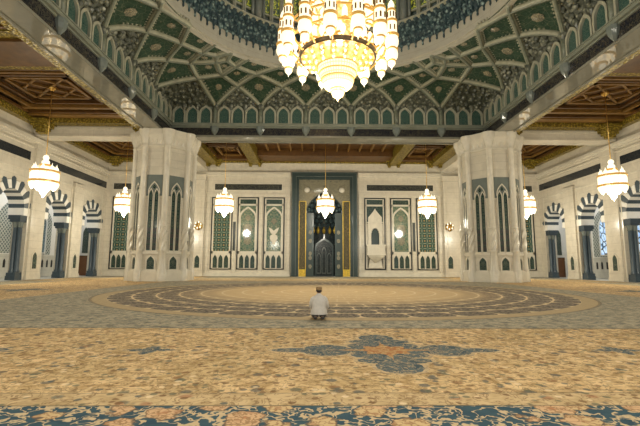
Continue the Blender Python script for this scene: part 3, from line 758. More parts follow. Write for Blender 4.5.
# medallions in the big diamonds (one over each springer)
for k in range(24):
    if not vis(k): continue
    for u_, d_, s_ in ((k, 1.9, .42), (k+.5, 4.0, .30), (k, 5.6, .26)):
        if d_ > reach(u_) - .7: continue
        p = surf(u_, d_)
        du = (surf(u_+.05, d_) - surf(u_-.05, d_)).normalized(); dp = (surf(u_, d_+.1) - surf(u_, d_-.1)).normalized()
        nn = du.cross(dp).normalized(); 
        if nn.z > 0: nn = -nn
        mm = MB(); N = 16
        vs = [p + nn*.05 + (du*math.cos(2*PI*i/N) + dp*math.sin(2*PI*i/N))*s_*(1+.18*(i % 2)) for i in range(N)] + [p + nn*.12]
        mm.add(vs, [(i, (i+1) % N, N) for i in range(N)]); mm.build('medallion', MT['med_vault'] if 'med_vault' in MT else MT['tile_spandrel'], cv)
# muqarnas hoods under each bay arch
def wallpt(k, f):
    a = springer(k); b = springer(k+1)
    if (k % 6) == 5:
        cx = math.copysign(W, a[0] if abs(a[0]) > 10 else b[0]); cy = math.copysign(W, a[1] if abs(a[1]) > 10 else b[1])
        if f < .5: g = f*2; return Vector((a[0]*(1-g)+cx*g, a[1]*(1-g)+cy*g, 18.35))
        g = f*2-1; return Vector((cx*(1-g)+b[0]*g, cy*(1-g)+b[1]*g, 18.35))
    x, y = base(k + min(f, .99999)); return Vector((x, y, 18.35))
for k in range(24):
    if not (vis(k) or vis(k+1)): continue
    mm = MB(); NR = 5 if k % 6 != 5 else 8; NC = 12; vs = []
    arcp = lambda f: surf(k + min(f, .99999), dist(min(f, 1-f)))
    for j in range(NR+1):
        t = j/NR
        for i in range(NC+1):
            f = i/NC; a = wallpt(k, f); b = arcp(f)
            p = a.lerp(b, t); p.z = a.z + (b.z-a.z)*(1-(1-t)**1.6); vs.append(p)
    mm.add(vs, [(j*(NC+1)+i, j*(NC+1)+i+1, (j+1)*(NC+1)+i+1, (j+1)*(NC+1)+i) for j in range(NR) for i in range(NC)])
    for j in range(NR):
        t = (j+.5)/NR; nc = 6 if j % 2 == 0 else 5
        for i in range(nc):
            f = (i+.5+(.0 if nc == 6 else .5)*0)/nc
            f = .08 + .84*f
            a = wallpt(k, f); b = arcp(f)
            if (b-a).length*t < .12 and j: continue
            p = a.lerp(b, t); p.z = a.z + (b.z-a.z)*(1-(1-t)**1.6)
            sz = .12 + .16*min(1, (b-a).length/1.6)
            mm.lathe([(.02,-1.1*sz),(.7*sz,-.6*sz),(sz,0),(.9*sz,.3*sz)], p, 7, False)
    for f in ((.02,.34,.66,.98) if k % 6 != 5 else (.2,.35,.5,.65,.8)):
        p = wallpt(k, f); q = Vector((-p.x if abs(p.x) > W-.5 else 0, -p.y if abs(p.y) > W-.5 else 0, 0)).normalized()*.1
        mm.lathe([(.04,-.75),(.12,-.45),(.30,-.1),(.34,.1),(.34,.2)], p + q, 8, False)
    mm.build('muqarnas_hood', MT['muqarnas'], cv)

# ------------------------------------------------------------------ drum: white ring, blue muqarnas, stained windows
m = MB(); m.lathe([(RR+.35, ZR-.25), (RR-.02, ZR-.25), (RR-.02, ZR-.05), (RR-.12, ZR), (RR-.12, ZR+.16), (RR, ZR+.22), (RR, 24.0), (RR+.3, 24.0), (RR+.3, 32)], (0,0,0), 96, False)
dm = struct(m.build('wall_drum', MT['drum']), 'pale round drum wall carrying the dome')
mm = MB()
for row in range(4):
    z = 21.85 + row*.56; n = 112; out = .10 + row*.17
    for i in range(n):
        a = 2*PI*(i + .5*(row % 2))/n
        if math.sin(a) < -.45: continue
        big = 1.35 if (row == 0 and i % 8 == 4) else 1.0
        c, s_ = math.cos(a), math.sin(a)
        mm.lathe([(.02,-.52*big),(.10,-.40*big),(.07,-.22),(.12,-.05),(.26,.12),(.28,.30),(.12,.36)], ((RR-out+.05)*c, (RR-out+.05)*s_, z), 6, False)
mm.lathe([(RR, 21.9), (RR-.3, 22.6), (RR-.55, 23.6), (RR-.62, 23.75)], (0,0,0), 96, False)
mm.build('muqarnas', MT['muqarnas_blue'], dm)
mm = MB(); mm.lathe([(RR+.3, 24.1), (RR-.72, 24.1), (RR-.78, 23.95), (RR-.66, 23.72), (RR+.3, 23.72)], (0,0,0), 96, False); mm.build('sill_ring', MT['rib'], dm)
wi = 7
for b in range(16):
    a = math.radians(11.25 + 22.5*b)
    if math.sin(a) < -.2: continue
    c, s_ = math.cos(a), math.sin(a)
    mm = MB(); mm.tube([((RR-.25)*c, (RR-.25)*s_, 24.0), ((RR-.25)*c, (RR-.25)*s_, 30)], .38, 8); 
    for da in (-2.6, 2.6):
        a2 = a + math.radians(da); mm.tube([((RR-.2)*math.cos(a2), (RR-.2)*math.sin(a2), 24.0), ((RR-.2)*math.cos(a2), (RR-.2)*math.sin(a2), 30)], .17, 6)
    mm.build('engaged_column', MT['slate'], dm)
    for q in range(4):
        a3 = a + math.radians(22.5*(.5 + (q-1.5)*.21))
        wn = empty('window_%d' % wi, ((RR+.1)*math.cos(a3), (RR+.1)*math.sin(a3), 24.0), a3 - PI/2); struct(wn, 'narrow stained glass window in the dome drum'); wi += 1
        mm = MB(); mm.frame(-.48, .48, .1, 5.6, .13, -.25, .18); mm.box(-.36, .36, -.15, .15, 1.05, 1.2); mm.build('frame', MT['rib'], wn)
        MB().box(-.36, .36, .05, .12, 1.2, 5.5).build('pane', MT['stained'], wn)
        MB().box(-.36, .36, .0, .12, .22, 1.06).build('apron_tile', MT['tile_dark'], wn)

# ------------------------------------------------------------------ piers
def pier(sg):
    r = empty('pier', (sg*17.2, 17.2, 0)); tag(r, 'massive octagonal cream stone pier with tall dark lancets, %s of the carpet circle' % pos(sg), 'pier', 'octagonal piers')
    R = 2.85; c8 = math.cos(PI/8)
    m = MB(); m.lathe([(R, 0), (R, 14.0)], (0,0,0), 8, False, PI/8, PI/8+2*PI); m.build('core', MT['cream'], r)
    m = MB()
    for rr, z0, z1 in ((R+.35, 0, .95), (R+.22, .95, 1.1)): m.lathe([(0,z0),(rr, z0), (rr, z1),(0,z1)], (0,0,0), 8, False, PI/8, PI/8+2*PI)
    m.build('base', MT['cream_plain'], r)
    m = MB(); m.lathe([(R, 13.2), (R+.12, 13.25), (R+.12, 13.45), (R+.05, 13.5), (R+.1, 13.7), (R+.45, 14.45), (R+.5, 14.9), (R+.5, 15.0), (0, 15.0)], (0,0,0), 8, False, PI/8, PI/8+2*PI)
    for k in range(40):
        a = 2*PI*k/40; q = (a % (PI/4)) - PI/8; rr = (R+.12)*c8/math.cos((a+PI/8) % (PI/4) - PI/8)
        m.lathe([(.03,13.55),(.13,13.85),(.15,14.2),(.26,14.5),(.24,14.75)], (rr*math.cos(a), rr*math.sin(a), 0), 6, False)
    m.build('capital', MT['cream_plain'], r)
    for k in range(8):
        a = PI/8 + k*PI/4; c, s_ = math.cos(a)*(R+.02), math.sin(a)*(R+.02)
        m = MB()
        prof = [(.48,0),(.48,.95),(.44,1.0),(.46,1.1),(.38,1.25)]
        prof += [(.31,2.9),(.36,3.0),(.31,3.1)]
        m.lathe(prof, (c, s_, 0), 12)
        # twisted length
        nz, nn = 24, 24; vs = []
        for j in range(nz+1):
            z = 3.1 + 2.1*j/nz
            for i in range(nn):
                t = 2*PI*i/nn; rr = .29 + .07*math.cos(4*(t - 1.0*j/nz*PI)); vs.append((c+rr*math.cos(t), s_+rr*math.sin(t), z))
        m.add(vs, [(j*nn+i, j*nn+(i+1) % nn, (j+1)*nn+(i+1) % nn, (j+1)*nn+i) for j in range(nz) for i in range(nn)], True)
        m.lathe([(.31,5.2),(.36,5.3),(.31,5.4),(.30,13.2),(.38,13.3),(.30,13.45),(.36,13.7),(.50,14.1),(.52,14.3),(.66,14.5),(.70,14.98)], (c, s_, 0), 12)
        m.build('colonnette', MT['cream_plain'], r)
        # face k centred at angle k*45 deg
        fa = k*PI/4
        if sg > 0: vis_ = k in (4, 5, 6, 7)
        else: vis_ = k in (5, 6, 7, 0)
        if not vis_: continue
        d = R*c8; fx, fy = math.cos(fa)*d, math.sin(fa)*d; rz = fa + PI/2
        m = MB(); m.box(-.78, .78, -.05, .02, 8.3, 10.4); pn = m.build('slate_panel', MT['slate'], r, (fx, fy, 0), rz)
        for cx in (-.28, .28):
            o = pointed(.50, 8.4, 9.05, 7, cx, 2.85); i = pointed(.39, 8.35, 8.92, 7, cx, 2.95)
            m = MB(); m.ring(o, i, -.14, .0); m.build('lancet_frame', MT['cream_plain'], pn)
            MB().prism([(x-cx, z) for x, z in i], -.07, -.05).build('lancet', MT['tile_dark'], pn, (cx, 0, 0))
            m = MB()
            for z in (3.1, 3.65, 4.2, 4.75): m.box(cx-.17, cx+.17, -.09, -.065, z, z+.38)
            m.build('dark_grille', MT['black'], pn)
        m = MB(); o = pointed(1.16, 8.5, 9.75, 9, 0, None, 2.4); i = pointed(1.02, 8.5, 9.6, 9, 0, None, 2.4); m.ring(o, i, -.13, -.04, closed=False)
        m.build('arch_tracery', MT['cream_plain'], pn)
        MB().box(-.78, .78, -.13, .02, 2.6, 2.85).build('panel_sill', MT['cream_plain'], pn)
        MB().prism([(0,8.95),(.17,9.18),(0,9.42),(-.17,9.18)], -.08, -.05).build('rosette', MT['tile_dark'], pn)
        nb = MB(); o = pointed(.98, 1.95, 2.55, 8, 0, 1.05); i = pointed(.72, 1.9, 2.4, 8, 0, 1.15); nb.ring(o, i, -.08, .02); nb.build('niche_surround', MT['cream_plain'], r, (fx, fy, 0), rz)
        MB().prism(i, -.03, 0).build('niche', MT['tile_dark'], r, (fx, fy, 0), rz)
for sg in (-1, 1): pier(sg)

# lintels from the piers to side walls and back wall
for sg in (-1, 1):
    a, b = sorted((sg*18.6, sg*HW)); m = MB(); m.box(a, b, W, WO, 15.02, 17.3); m.box(a, b, W-.06, WO+.06, 14.96, 15.15); m.box(a, b, W-.08, WO+.08, 15.75, 15.95)
    struct(m.build('trim_lintel_side_'+pos(sg), MT['cream'], None), 'cream stone beam from the %s pier to the side wall' % pos(sg))
    a, b = sorted((sg*W, sg*WO)); m = MB(); m.box(a, b, WO+.1, HL, 15.0, 17.3)
    struct(m.build('trim_lintel_back_'+pos(sg), MT['cream'], None), 'cream stone beam from the %s pier to the back wall' % pos(sg))
m = MB(); m.box(-WO, WO, HL-.3, HL, 16.1, 17.3); struct(m.build('trim_frieze_back', MT['cream_plain']))

# ------------------------------------------------------------------ gallery ceilings
def coffer(par, x0, x1, y0, y1, z):
    # stepped nested frames and a lattice star
    for k, (ins, dz, mt) in enumerate(((.0, -.55, 'wood'), (.9, -.40, 'wood_lt'), (1.7, -.25, 'wood'), (2.5, -.1, 'wood_lt'))):
        if min(x1-x0, y1-y0)/2 - ins < 1.0: break
        m = MB(); a0, a1, b0, b1 = x0+ins, x1-ins, y0+ins, y1-ins; t = .28
        zz0, zz1 = z+dz-.12, z+dz+.1
        for q in ((a0,a1,b0,b0+t),(a0,a1,b1-t,b1),(a0,a0+t,b0,b1),(a1-t,a1,b0,b1)): m.box(*q, zz0, zz1)
        m.build('coffer_moulding', MT[mt], par)
    cx, cy = (x0+x1)/2, (y0+y1)/2; hx, hy = max(.8, (x1-x0)/2-2.6), max(.8, (y1-y0)/2-2.6)
    m = MB()
    for k in (-1, 0, 1):
        for d in (1, -1):
            p0 = (cx-hx, cy-d*hy+k*hy*.9, z-.08); p1 = (cx+hx, cy+d*hy+k*hy*.9, z-.08)
            def clip(p, q):
                pts = []
                for t in [i/40 for i in range(41)]:
                    X, Y = p[0]+(q[0]-p[0])*t, p[1]+(q[1]-p[1])*t
                    if abs(Y-cy) <= hy+1e-6: pts.append((X, Y, z-.08))
                return (pts[0], pts[-1]) if len(pts) > 1 else None
            c = clip(p0, p1)
            if c: m.tube([c[0], c[1]], .13, 4, False)
    m.build('star_lattice', MT['wood_lt'], par)
def gold_beam(par, x0, x1, y0, y1, z0, z1):
    MB().box(x0, x1, y0, y1, z0, z1).build('gilt_beam', MT['gilt'], par)
def console(par, cx, cy, w, z0, z1, dx=0, dy=0):
    m = MB()
    for k in range(4):
        f = 1 - .2*k; h = (z1-z0)/4; m.box(cx-w*f/2, cx+w*f/2, cy-w*f/2, cy+w*f/2, z1-h*(k+1), z1-h*k)
    m.build('gilt_console', MT['gilt'], par)
for sg in (-1, 1):
    a, b = sorted((sg*WO, sg*HW)); m = MB(); m.box(a, b, -26.5, HL, 17.3, 17.6)
    cl = struct(m.build('ceiling_'+pos(sg), MT['wood']), 'brown wooden coffered ceiling of the %s gallery' % pos(sg))
    def X(p, q): return tuple(sorted((sg*p, sg*q)))
    gold_beam(cl, *X(18.55, 19.25), -26, W, 15.05, 16.6); MB().box(*X(19.25, 19.8), -26, W, 16.4, 17.3).build('ceiling_beam', MT['wood'], cl)
    gold_beam(cl, *X(30.3, 30.98), -26, W, 16.0, 16.75); 
    for y0, y1, z0, mt in ((15.7, 16.7, 16.05, 'gilt'), (4.0, 4.9, 16.5, 'gilt'), (.5, 4.0, 16.3, 'wood'), (-.4, .5, 16.5, 'gilt'), (14.6, 15.6, 16.5, 'wood_lt'), (13.2, 13.7, 16.7, 'wood_lt')):
        MB().box(*X(19.25, 30.3), y0, y1, z0, 17.3).build('gilt_beam' if mt == 'gilt' else 'ceiling_beam', MT[mt], cl)
    for xx in (19.5, 29.6): console(cl, sg*xx, 15.9, 1.9, 14.95, 16.3)
    coffer(cl, *X(19.9, 30.2), 5.0, 14.5, 17.25); coffer(cl, *X(19.9, 30.2), -10.5, -.5, 17.25)
    # corner bay
    gold_beam(cl, *X(18.6, 19.3), WO+.1, HL, 15.9, 16.7); gold_beam(cl, *X(30.3, 30.98), WO+.1, HL, 16.0, 16.75); gold_beam(cl, *X(19.3, 30.3), 31.9, 32.75, 16.2, 16.9)
    coffer(cl, *X(19.9, 30.2), 19.2, 31.6, 17.25)
    for xx in (20.0, 29.6): console(cl, sg*xx, 31.7, 1.8, 15.4, 16.6)
    console(cl, sg*29.6, 19.6, 1.8, 15.6, 16.6)
m = MB(); m.box(-WO, WO, WO, HL, 17.3, 17.6); cl = struct(m.build('ceiling_back', MT['wood']), 'brown wooden coffered ceiling over the prayer niche bay')
for sg in (-1, 1):
    for xc, w_ in ((9.9, 1.35), (16.0, 1.5)):
        gold_beam(cl, sg*xc-w_/2, sg*xc+w_/2, WO+.05, HL-.35, 15.85, 17.3)
    for dx in (-.5, .5): console(cl, sg*9.9+dx*1.3, 31.9, .95, 15.5, 16.5)
    for dx in (-.7, .7): console(cl, sg*15.9+dx, 31.9, 1.3, 15.5, 16.5)
    a, b = sorted((sg*10.6, sg*15.3)); coffer(cl, a, b, 19.0, 25.2, 17.25); coffer(cl, a, b, 25.6, 31.8, 17.25)
    MB().box(a, b, 31.2, 32.5, 16.4, 17.3).build('ceiling_beam', MT['wood'], cl)
    for k in range(1, 6):
        MB().box(sg*1.55*k-.11+(0), sg*1.55*k+.11, 19, 29.0, 16.95, 17.3).build('slat', MT['wood_lt'], cl)
MB().box(-9.4, 9.4, 29.0, 32.6, 16.35, 17.3).build('ceiling_beam', MT['wood'], cl)
m = MB(); m.box(-15.4, 15.4, 32.3, 32.55, 16.15, 16.4); m.build('gilt_beam', MT['gilt'], cl)

# ------------------------------------------------------------------ chandeliers
def small_chandelier():
    r = empty('chandelier', (0,0,0))
    m = MB(); m.tube([(0,0,11.0),(0,0,17.2)], .035, 6); m.lathe([(.0,17.25),(.35,17.2),(.3,17.0),(.08,16.8)], (0,0,0), 12); m.build('rod', MT['gold'], r)
    m = MB(); m.lathe([(.02,11.0),(.17,10.92),(.25,10.75),(.17,10.55),(.2,10.5),(.3,10.42),(.3,10.1),(.24,10.05),(.36,9.95),(.38,9.6),(.42,9.5),(.42,8.4),(.52,8.3),(.48,7.95),(.30,7.75),(.26,7.6),(.1,7.4),(.01,7.25)], (0,0,0), 14); m.build('crystal_stem', MT['crystal_small'], r)
    for z, rr in ((9.50, 1.05), (8.62, 1.08), (10.05, .36)):
        m = MB(); m.lathe([(rr-.05,z-.09),(rr+.09,z-.09),(rr+.09,z+.09),(rr-.05,z+.09),(rr-.05,z-.09)], (0,0,0), 24, False)
        for k in range(8):
            if rr > 1: a = 2*PI*k/8; m.tube([(.3*math.cos(a),.3*math.sin(a),z-.1),(rr*math.cos(a),rr*math.sin(a),z)], .03, 5)
        m.build('gilt_ring', MT['lampgold'], r)
    for k in range(8):
        a = 2*PI*(k+.5)/8; c, s_ = math.cos(a), math.sin(a)
        m = MB(); m.lathe([(.01,10.2),(.04,10.0),(.14,9.86),(.17,9.72),(.13,9.58),(.23,9.46),(.26,9.2),(.26,8.75),(.22,8.66)], (c*.85, s_*.85, 0), 9); lt = m.build('lantern', MT['crystal_small'], r)
        m = MB(); m.lathe([(.25,8.58),(.27,8.4),(.21,8.2),(.1,8.05),(.01,7.92)], (c*.87, s_*.87, 0), 9); m.build('drop', MT['crystal_small'], lt)
    return r
proto = small_chandelier()
spots = [(-24.75, 9.6, 'lit crystal chandelier hanging in the left gallery before the striped arches'),
         (24.75, 9.6, 'lit crystal chandelier hanging in the right gallery before the striped arches'),
         (-24.5, 24.2, 'lit crystal chandelier half hidden behind the left pier'),
         (24.6, 24.2, 'lit crystal chandelier half hidden behind the right pier'),
         (-12.4, 24.2, 'lit crystal chandelier before the star tile panel left of the prayer niche'),
         (12.4, 24.2, 'lit crystal chandelier before the star tile panel right of the prayer niche'),
         (-.1, 24.2, 'lit crystal chandelier hanging in front of the dark prayer niche')]
for i, (x, y, lb) in enumerate(spots):
    o = proto if i == 0 else copy_tree(proto)
    o.location = (x, y, 0); tag(o, lb, 'chandelier', 'small crystal chandeliers of the galleries')

R0 = empty('main_chandelier', (0, 0, 0)); tag(R0, 'enormous glowing gold and crystal chandelier hanging under the dome', 'chandelier')
GOLD, CRY, SOFT = MT['lampgold'], MT['crystal'], MT['crystal_soft']
m = MB(); m.lathe([(1.30,14.46),(1.30,14.25),(1.16,14.05),(1.2,13.95),(1.08,13.72),(1.0,13.66),(1.03,13.45),(.98,13.25),(.80,13.05),(.45,12.95),(.36,12.9),(.43,12.72),(.32,12.5),(.10,12.35),(.06,12.25),(.01,12.15)], (0,0,0), 28); m.build('bowl', MT['bowl'], R0)
for z, rr in ((14.47,1.34),(14.0,1.24),(13.6,1.07),(12.93,.50)):
    m = MB(); m.lathe([(rr-.04,z-.04),(rr+.03,z-.04),(rr+.03,z+.04),(rr-.04,z+.04)], (0,0,0), 28, False); m.build('bowl_ring', GOLD, R0)
m = MB(); m.lathe([(2.46,15.32),(2.54,15.28),(2.54,15.08),(2.46,15.0),(2.36,15.06),(2.36,15.32)], (0,0,0), 48, False); m.build('rim', MT['gold_dark'], R0)
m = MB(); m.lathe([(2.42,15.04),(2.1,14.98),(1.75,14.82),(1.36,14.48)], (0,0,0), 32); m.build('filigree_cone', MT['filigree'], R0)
ro0 = MB(); ro0.lathe([(.02,-.12),(.17,-.06),(.22,.02),(.1,.08)], (0,0,0), 7, False); ro0 = ro0.mesh('rosette', GOLD)
la0 = MB(); la0.lathe([(.01,-.22),(.08,-.14),(.10,-.05),(.02,.0)], (0,0,0), 7); la0 = la0.mesh('small_lamp', CRY)
def inst(name, me, par, loc):
    o = bpy.data.objects.new(name, me); COL.objects.link(o); o.parent = par; o.location = loc; return o
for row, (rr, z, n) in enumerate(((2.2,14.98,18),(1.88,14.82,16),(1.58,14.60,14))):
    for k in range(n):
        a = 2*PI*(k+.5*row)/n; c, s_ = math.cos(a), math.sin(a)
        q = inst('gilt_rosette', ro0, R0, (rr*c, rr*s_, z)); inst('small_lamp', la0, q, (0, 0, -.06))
# outer ring of minaret lanterns
def lantern(idx):
    L = empty('lantern', (0,0,0)); L.parent = R0
    m = MB(); m.lathe([(.22,14.98),(.33,15.06),(.41,15.2),(.43,15.38),(.38,15.68)], (0,0,0), 14); m.build('globe', CRY, L)
    m = MB(); m.lathe([(.01,14.32),(.03,14.42),(.05,14.5),(.17,14.6),(.26,14.74),(.24,14.9)], (0,0,0), 12); m.build('drop', CRY, L)
    m = MB(); m.lathe([(.20,14.86),(.29,14.9),(.29,14.98),(.2,15.0)], (0,0,0), 12, False); m.build('gilt_cup', GOLD, L)
    for z, rr in ((15.76,.45),(16.74,.36),(17.48,.27)):
        m = MB(); m.lathe([(rr-.10,z-.1),(rr,z-.03),(rr,z+.08),(rr-.08,z+.12)], (0,0,0), 14, False); m.build('gilt_gallery', GOLD, L)
    m = MB(); m.lathe([(.35,15.86),(.33,16.66)], (0,0,0), 14); m.lathe([(.26,16.84),(.25,17.4)], (0,0,0), 14); m.lathe([(.19,17.58),(.21,17.85),(.12,18.1),(.03,18.22),(.01,18.45)], (0,0,0), 12); m.build('tower', CRY, L)
    for z, rr in ((16.05,.345),(16.98,.26)):
        m = MB()
        for k in range(8):
            a = 2*PI*k/8; m.box(rr*math.cos(a)-.04, rr*math.cos(a)+.04, rr*math.sin(a)-.04, rr*math.sin(a)+.04, z, z+.34)
        m.build('window_slots', MT['wood_lt'], L)
    return L
L0 = lantern(0)
NL = 14
for k in range(NL):
    L = L0 if k == 0 else copy_tree(L0, R0)
    a = -PI/2 + math.radians(-10 + 360/NL*k); L.location = (3.6*math.cos(a), 3.6*math.sin(a), .12); L.rotation_euler = (0,0,a)
    m = MB(); c, s_ = math.cos(a), math.sin(a)
    m.tube([(2.4*c,2.4*s_,15.2),(2.6*c,2.6*s_,15.0),(3.1*c,3.1*s_,15.5),(3.25*c,3.25*s_,15.85)], .06, 6); m.build('arm', GOLD, R0); m = MB(); m.tube([(2.0*c,2.0*s_,17.1),(2.6*c,2.6*s_,16.8),(3.3*c,3.3*s_,16.84)], .05, 6); m.build('upper_arm', GOLD, R0)
    a2 = a + math.radians(180/NL); c, s_ = math.cos(a2), math.sin(a2)
    m = MB(); m.lathe([(.01,15.1),(.08,15.2),(.17,15.4),(.18,15.6),(.1,15.78)], (2.85*c, 2.85*s_, 0), 10); m.build('drop_lamp', CRY, R0)
for z, rr in ((15.88, 3.22), (16.84, 3.28)):
    m = MB(); m.lathe([(rr-.05,z-.05),(rr+.05,z-.05),(rr+.05,z+.05),(rr-.05,z+.05),(rr-.05,z-.05)], (0,0,0), 64, False); m.build('gilt_hoop', GOLD, R0)
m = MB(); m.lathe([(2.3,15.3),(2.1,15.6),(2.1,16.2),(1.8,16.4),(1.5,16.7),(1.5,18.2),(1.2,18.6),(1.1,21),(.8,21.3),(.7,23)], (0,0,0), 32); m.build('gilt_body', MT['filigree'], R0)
ca0 = MB(); ca0.lathe([(.01,-.1),(.16,.05),(.2,.3),(.17,.75),(.05,.95)], (0,0,0), 8); ca0 = ca0.mesh('candle_lamp', CRY)
cu0 = MB(); cu0.lathe([(.15,.0),(.25,.04),(.25,.1),(.15,.12)], (0,0,0), 8, False); cu0 = cu0.mesh('candle_cup', GOLD)
for n, rr, z in ((16, 2.2, 15.55), (14, 1.62, 16.9), (12, 1.25, 18.6)):
    for k in range(n):
        a = 2*PI*k/n; q = inst('candle_lamp', ca0, R0, (rr*math.cos(a), rr*math.sin(a), z)); inst('candle_cup', cu0, q, (0,0,0))
for k in range(8):
    L = copy_tree(L0, R0); a = -PI/2 + math.radians(8 + 45*k); L.location = (2.15*math.cos(a), 2.15*math.sin(a), 3.0); L.rotation_euler = (0,0,a); L.name = 'upper_lantern'
m = MB(); m.tube([(0,0,22.8),(0,0,34)], .12, 8); m.build('hanging_rod', MT['gold'], R0)

# ------------------------------------------------------------------ the kneeling person
SK = plain('skin', (.36, .20, .12), .55, var=.06); ROBE = plain('pale_grey_robe', (.62, .58, .52), .85, var=.06, scale=12, bump=.2)
def capmat():
    s = Sh('embroidered_cap_cloth'); v = s.vor(s.co(), 40); return s.out(s.mix(s.st(v[0], .25, .45), (.46,.33,.16), (.27,.17,.075)), .8)
CAP = capmat(); HAIR = plain('dark_hair', (.02,.016,.012), .6); BLK = plain('dark_trousers', (.05,.045,.04), .8)
PX, PY = -1.34, -12.95
pr = empty('person', (PX, PY, .012)); tag(pr, 'person in pale grey robe and patterned cap kneeling alone on the carpet, back turned', 'person')
def skinned(name, verts, edges, radii, mat, parent, root=0, lv=2):
    me = bpy.data.meshes.new(name); me.from_pydata(verts, edges, []); o = bpy.data.objects.new(name, me); COL.objects.link(o)
    md = o.modifiers.new('s', 'SKIN'); md.use_smooth_shade = True
    sv = me.skin_vertices[0].data if me.skin_vertices else None
    if sv is None:
        bpy.context.view_layer.objects.active = o; sv = me.skin_vertices.new().data if hasattr(me.skin_vertices, 'new') else None
    for i, rr in enumerate(radii):
        sv[i].radius = (rr, rr) if not isinstance(rr, tuple) else rr
        sv[i].use_root = (i == root)
    ss = o.modifiers.new('d', 'SUBSURF'); ss.levels = lv; ss.render_levels = lv
    dg = bpy.context.evaluated_depsgraph_get(); nm = bpy.data.meshes.new_from_object(o.evaluated_get(dg))
    for p in nm.polygons: p.use_smooth = True
    nm.materials.clear(); nm.materials.append(mat); o.modifiers.clear(); o.data = nm; o.parent = parent
    return o
def body():
    V = []; E_ = []; R_ = []
    def add(p, r, par=None):
        V.append(p); R_.append(r)
        if par is not None: E_.append((par, len(V)-1))
        return len(V)-1
    pel = add((0,-.06,.24), .13); sp = add((0,-.05,.40), .12, pel); ch = add((0,-.01,.56), .125, sp); nk = add((0,.035,.68), .052, ch); nk2 = add((0,.055,.72), .05, nk)
    hd = add((0,.085,.80), (.078,.092), nk2); add((0,.085,.87), (.066,.08), hd)
    for s_ in (-1, 1):
        sh = add((s_*.18,-.01,.60), .062, ch); el = add((s_*.245,.0,.37), .045, sh); wr = add((s_*.15,.20,.285), .03, el); pa = add((s_*.135,.26,.275), (.036,.018), wr)
        for q, ln in ((-.027,.062),(-.009,.072),(.009,.07),(.027,.055)):
            f1 = add((s_*.132+q, .30, .272), .0095, pa); f2 = add((s_*.13+q*1.1, .30+ln*.55, .262), .0088, f1); add((s_*.13+q*1.1, .30+ln, .243), .0075, f2)
        t1 = add((s_*.10, .262, .275), .011, pa); add((s_*.085, .295, .268), .009, t1)
        kn0 = add((s_*.12,.10,.19), .085, pel); kn = add((s_*.14,.33,.10), .07, kn0); an = add((s_*.11,-.14,.07), .05, kn); add((s_*.10,-.28,.045), (.045,.03), an)
    return skinned('body', V, E_, R_, SK, pr)
try:
    body()
except Exception as ex:
    print('BODY', ex)
# face features, ears
m = MB(); m.ell((0,.182,.80), .014, .022, .026, 8, 6); 
for s_ in (-1, 1): m.ell((s_*.083,.08,.80), .012, .024, .034, 8, 6)
m.build('face_relief', SK, pr)
m = MB()
for s_ in (-1, 1): m.ell((s_*.032,.168,.825), .013, .01, .008, 8, 6)
m.build('eyes', BLK, pr)
m = MB(); m.ell((0,.165,.758), .026, .012, .007, 8, 6); m.build('mouth', plain('lips', (.26,.11,.08), .5), pr)
m = MB(); m.lathe([(.084,.815),(.092,.84),(.088,.86)], (0,.072,0), 16, True, PI, 2*PI); m.ell((0,.02,.81), .072, .045, .05, 12, 8); m.build('hair', HAIR, pr)
m = MB(); m.lathe([(.094,.835),(.1,.84),(.1,.905),(.092,.925),(.05,.935),(.001,.935)], (0,.08,0), 20, sx=.93, sy=1.08); m.build('cap', CAP, pr)
# robe: torso, skirt over thighs and heels, sleeves
m = MB()
rings = [(.745,.05,.055,.055),(.715,.03,.066,.066),(.69,.015,.10,.09),(.655,.0,.15,.115),(.60,-.015,.195,.14),(.54,-.03,.215,.155),(.44,-.045,.215,.16),(.34,-.05,.215,.17),(.26,-.05,.225,.19),(.19,-.04,.245,.22),(.135,-.02,.26,.24)]
N = 24; vs = []
for z, cy, rx, ry in rings:
    for i in range(N):
        a = 2*PI*i/N; w_ = 1 + (.03*math.sin(5*a + z*20) if z < .5 else 0); vs.append((rx*math.cos(a)*w_, cy + ry*math.sin(a)*w_, z))
m.add(vs, [(j*N+i, j*N+(i+1) % N, (j+1)*N+(i+1) % N, (j+1)*N+i) for j in range(len(rings)-1) for i in range(N)], True)
for s_ in (-1, 1): m.tube([(s_*.11,-.04,.215),(s_*.12,.12,.185),(s_*.135,.28,.13),(s_*.14,.42,.06)], [.14,.125,.105,.06], 12)
for s_ in (-1, 1): m.tube([(s_*.13,-.01,.62),(s_*.185,-.015,.57),(s_*.225,-.01,.46),(s_*.24,.0,.36),(s_*.215,.08,.305),(s_*.16,.19,.285)], [.065,.075,.07,.066,.06,.05], 12)
m.build('robe', ROBE, pr)
m = MB()
for s_ in (-1, 1): m.tube([(s_*.12,-.0,.11),(s_*.115,-.15,.10),(s_*.11,-.2,.08)], [.11,.085,.06], 10); m.ell((s_*.115,-.27,.05), .05, .1, .045, 10, 6)
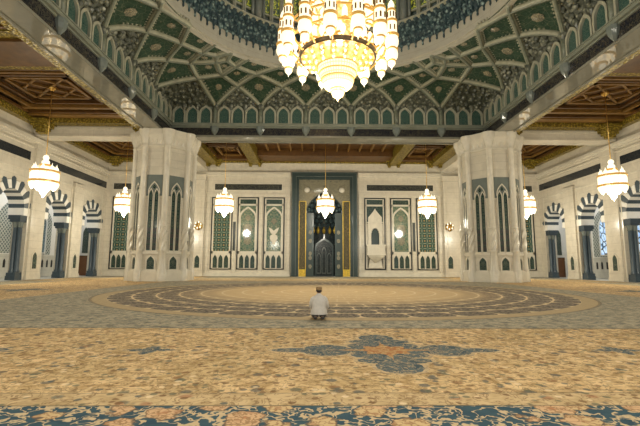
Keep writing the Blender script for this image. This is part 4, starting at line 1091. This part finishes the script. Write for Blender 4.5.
m.build('trousers', BLK, pr)

# ------------------------------------------------------------------ light, camera, look
wd = bpy.data.worlds.new('W'); sc.world = wd; wd.use_nodes = True
bg = wd.node_tree.nodes['Background']; bg.inputs[0].default_value = (1.0, .96, .88, 1); bg.inputs[1].default_value = .65
def lamp(name, loc, power, col=(1.0,.935,.765), rad=.6):
    l = bpy.data.lights.new(name, 'POINT'); l.energy = power; l.color = col; l.shadow_soft_size = rad
    o = bpy.data.objects.new(name, l); COL.objects.link(o); o.location = loc; return o
lamp('main_chandelier_light', (0, 0, 11.3), 4200, rad=1.2)
for (x, y, lb) in spots: lamp('chandelier_light', (x, y, 6.7), 1400, rad=.5)
for x, y in ((-24.75, -9.6), (24.75, -9.6), (-12.4, -24.2), (12.4, -24.2), (0, -24.6)): lamp('rear_chandelier_light', (x, y, 7.2), 1200, rad=.6)
for sg in (-1, 1):
    l = bpy.data.lights.new('aisle_daylight', 'AREA'); l.shape = 'RECTANGLE'; l.size = 24; l.size_y = 3; l.energy = 650; l.color = (.92, .96, 1.0)
    o = bpy.data.objects.new('aisle_daylight', l); COL.objects.link(o); o.location = (sg*34.7, 22, 11.3)
    o.rotation_euler = (0, 0, PI/2)

cam = bpy.data.cameras.new('Camera'); co = bpy.data.objects.new('Camera', cam); COL.objects.link(co)
cam.sensor_width = 36; cam.lens = 411.865/640*36; cam.clip_end = 300; cam.clip_start = .05
Rm = Matrix.Rotation(-math.radians(.864), 4, 'Z') @ Matrix.Rotation(PI/2 + math.radians(7.211), 4, 'X') @ Matrix.Rotation(math.radians(.221), 4, 'Z')
co.matrix_world = Matrix.Translation((-1.51, -25.608, 1.6)) @ Rm
sc.camera = co
vs_ = sc.view_settings; vs_.view_transform = 'Standard'; vs_.look = 'None'; vs_.exposure = -.08; vs_.gamma = 1; vs_.use_curve_mapping = False
cy = sc.cycles; cy.use_denoising = True; cy.max_bounces = 6; cy.diffuse_bounces = 3; cy.glossy_bounces = 3; cy.sample_clamp_indirect = 6
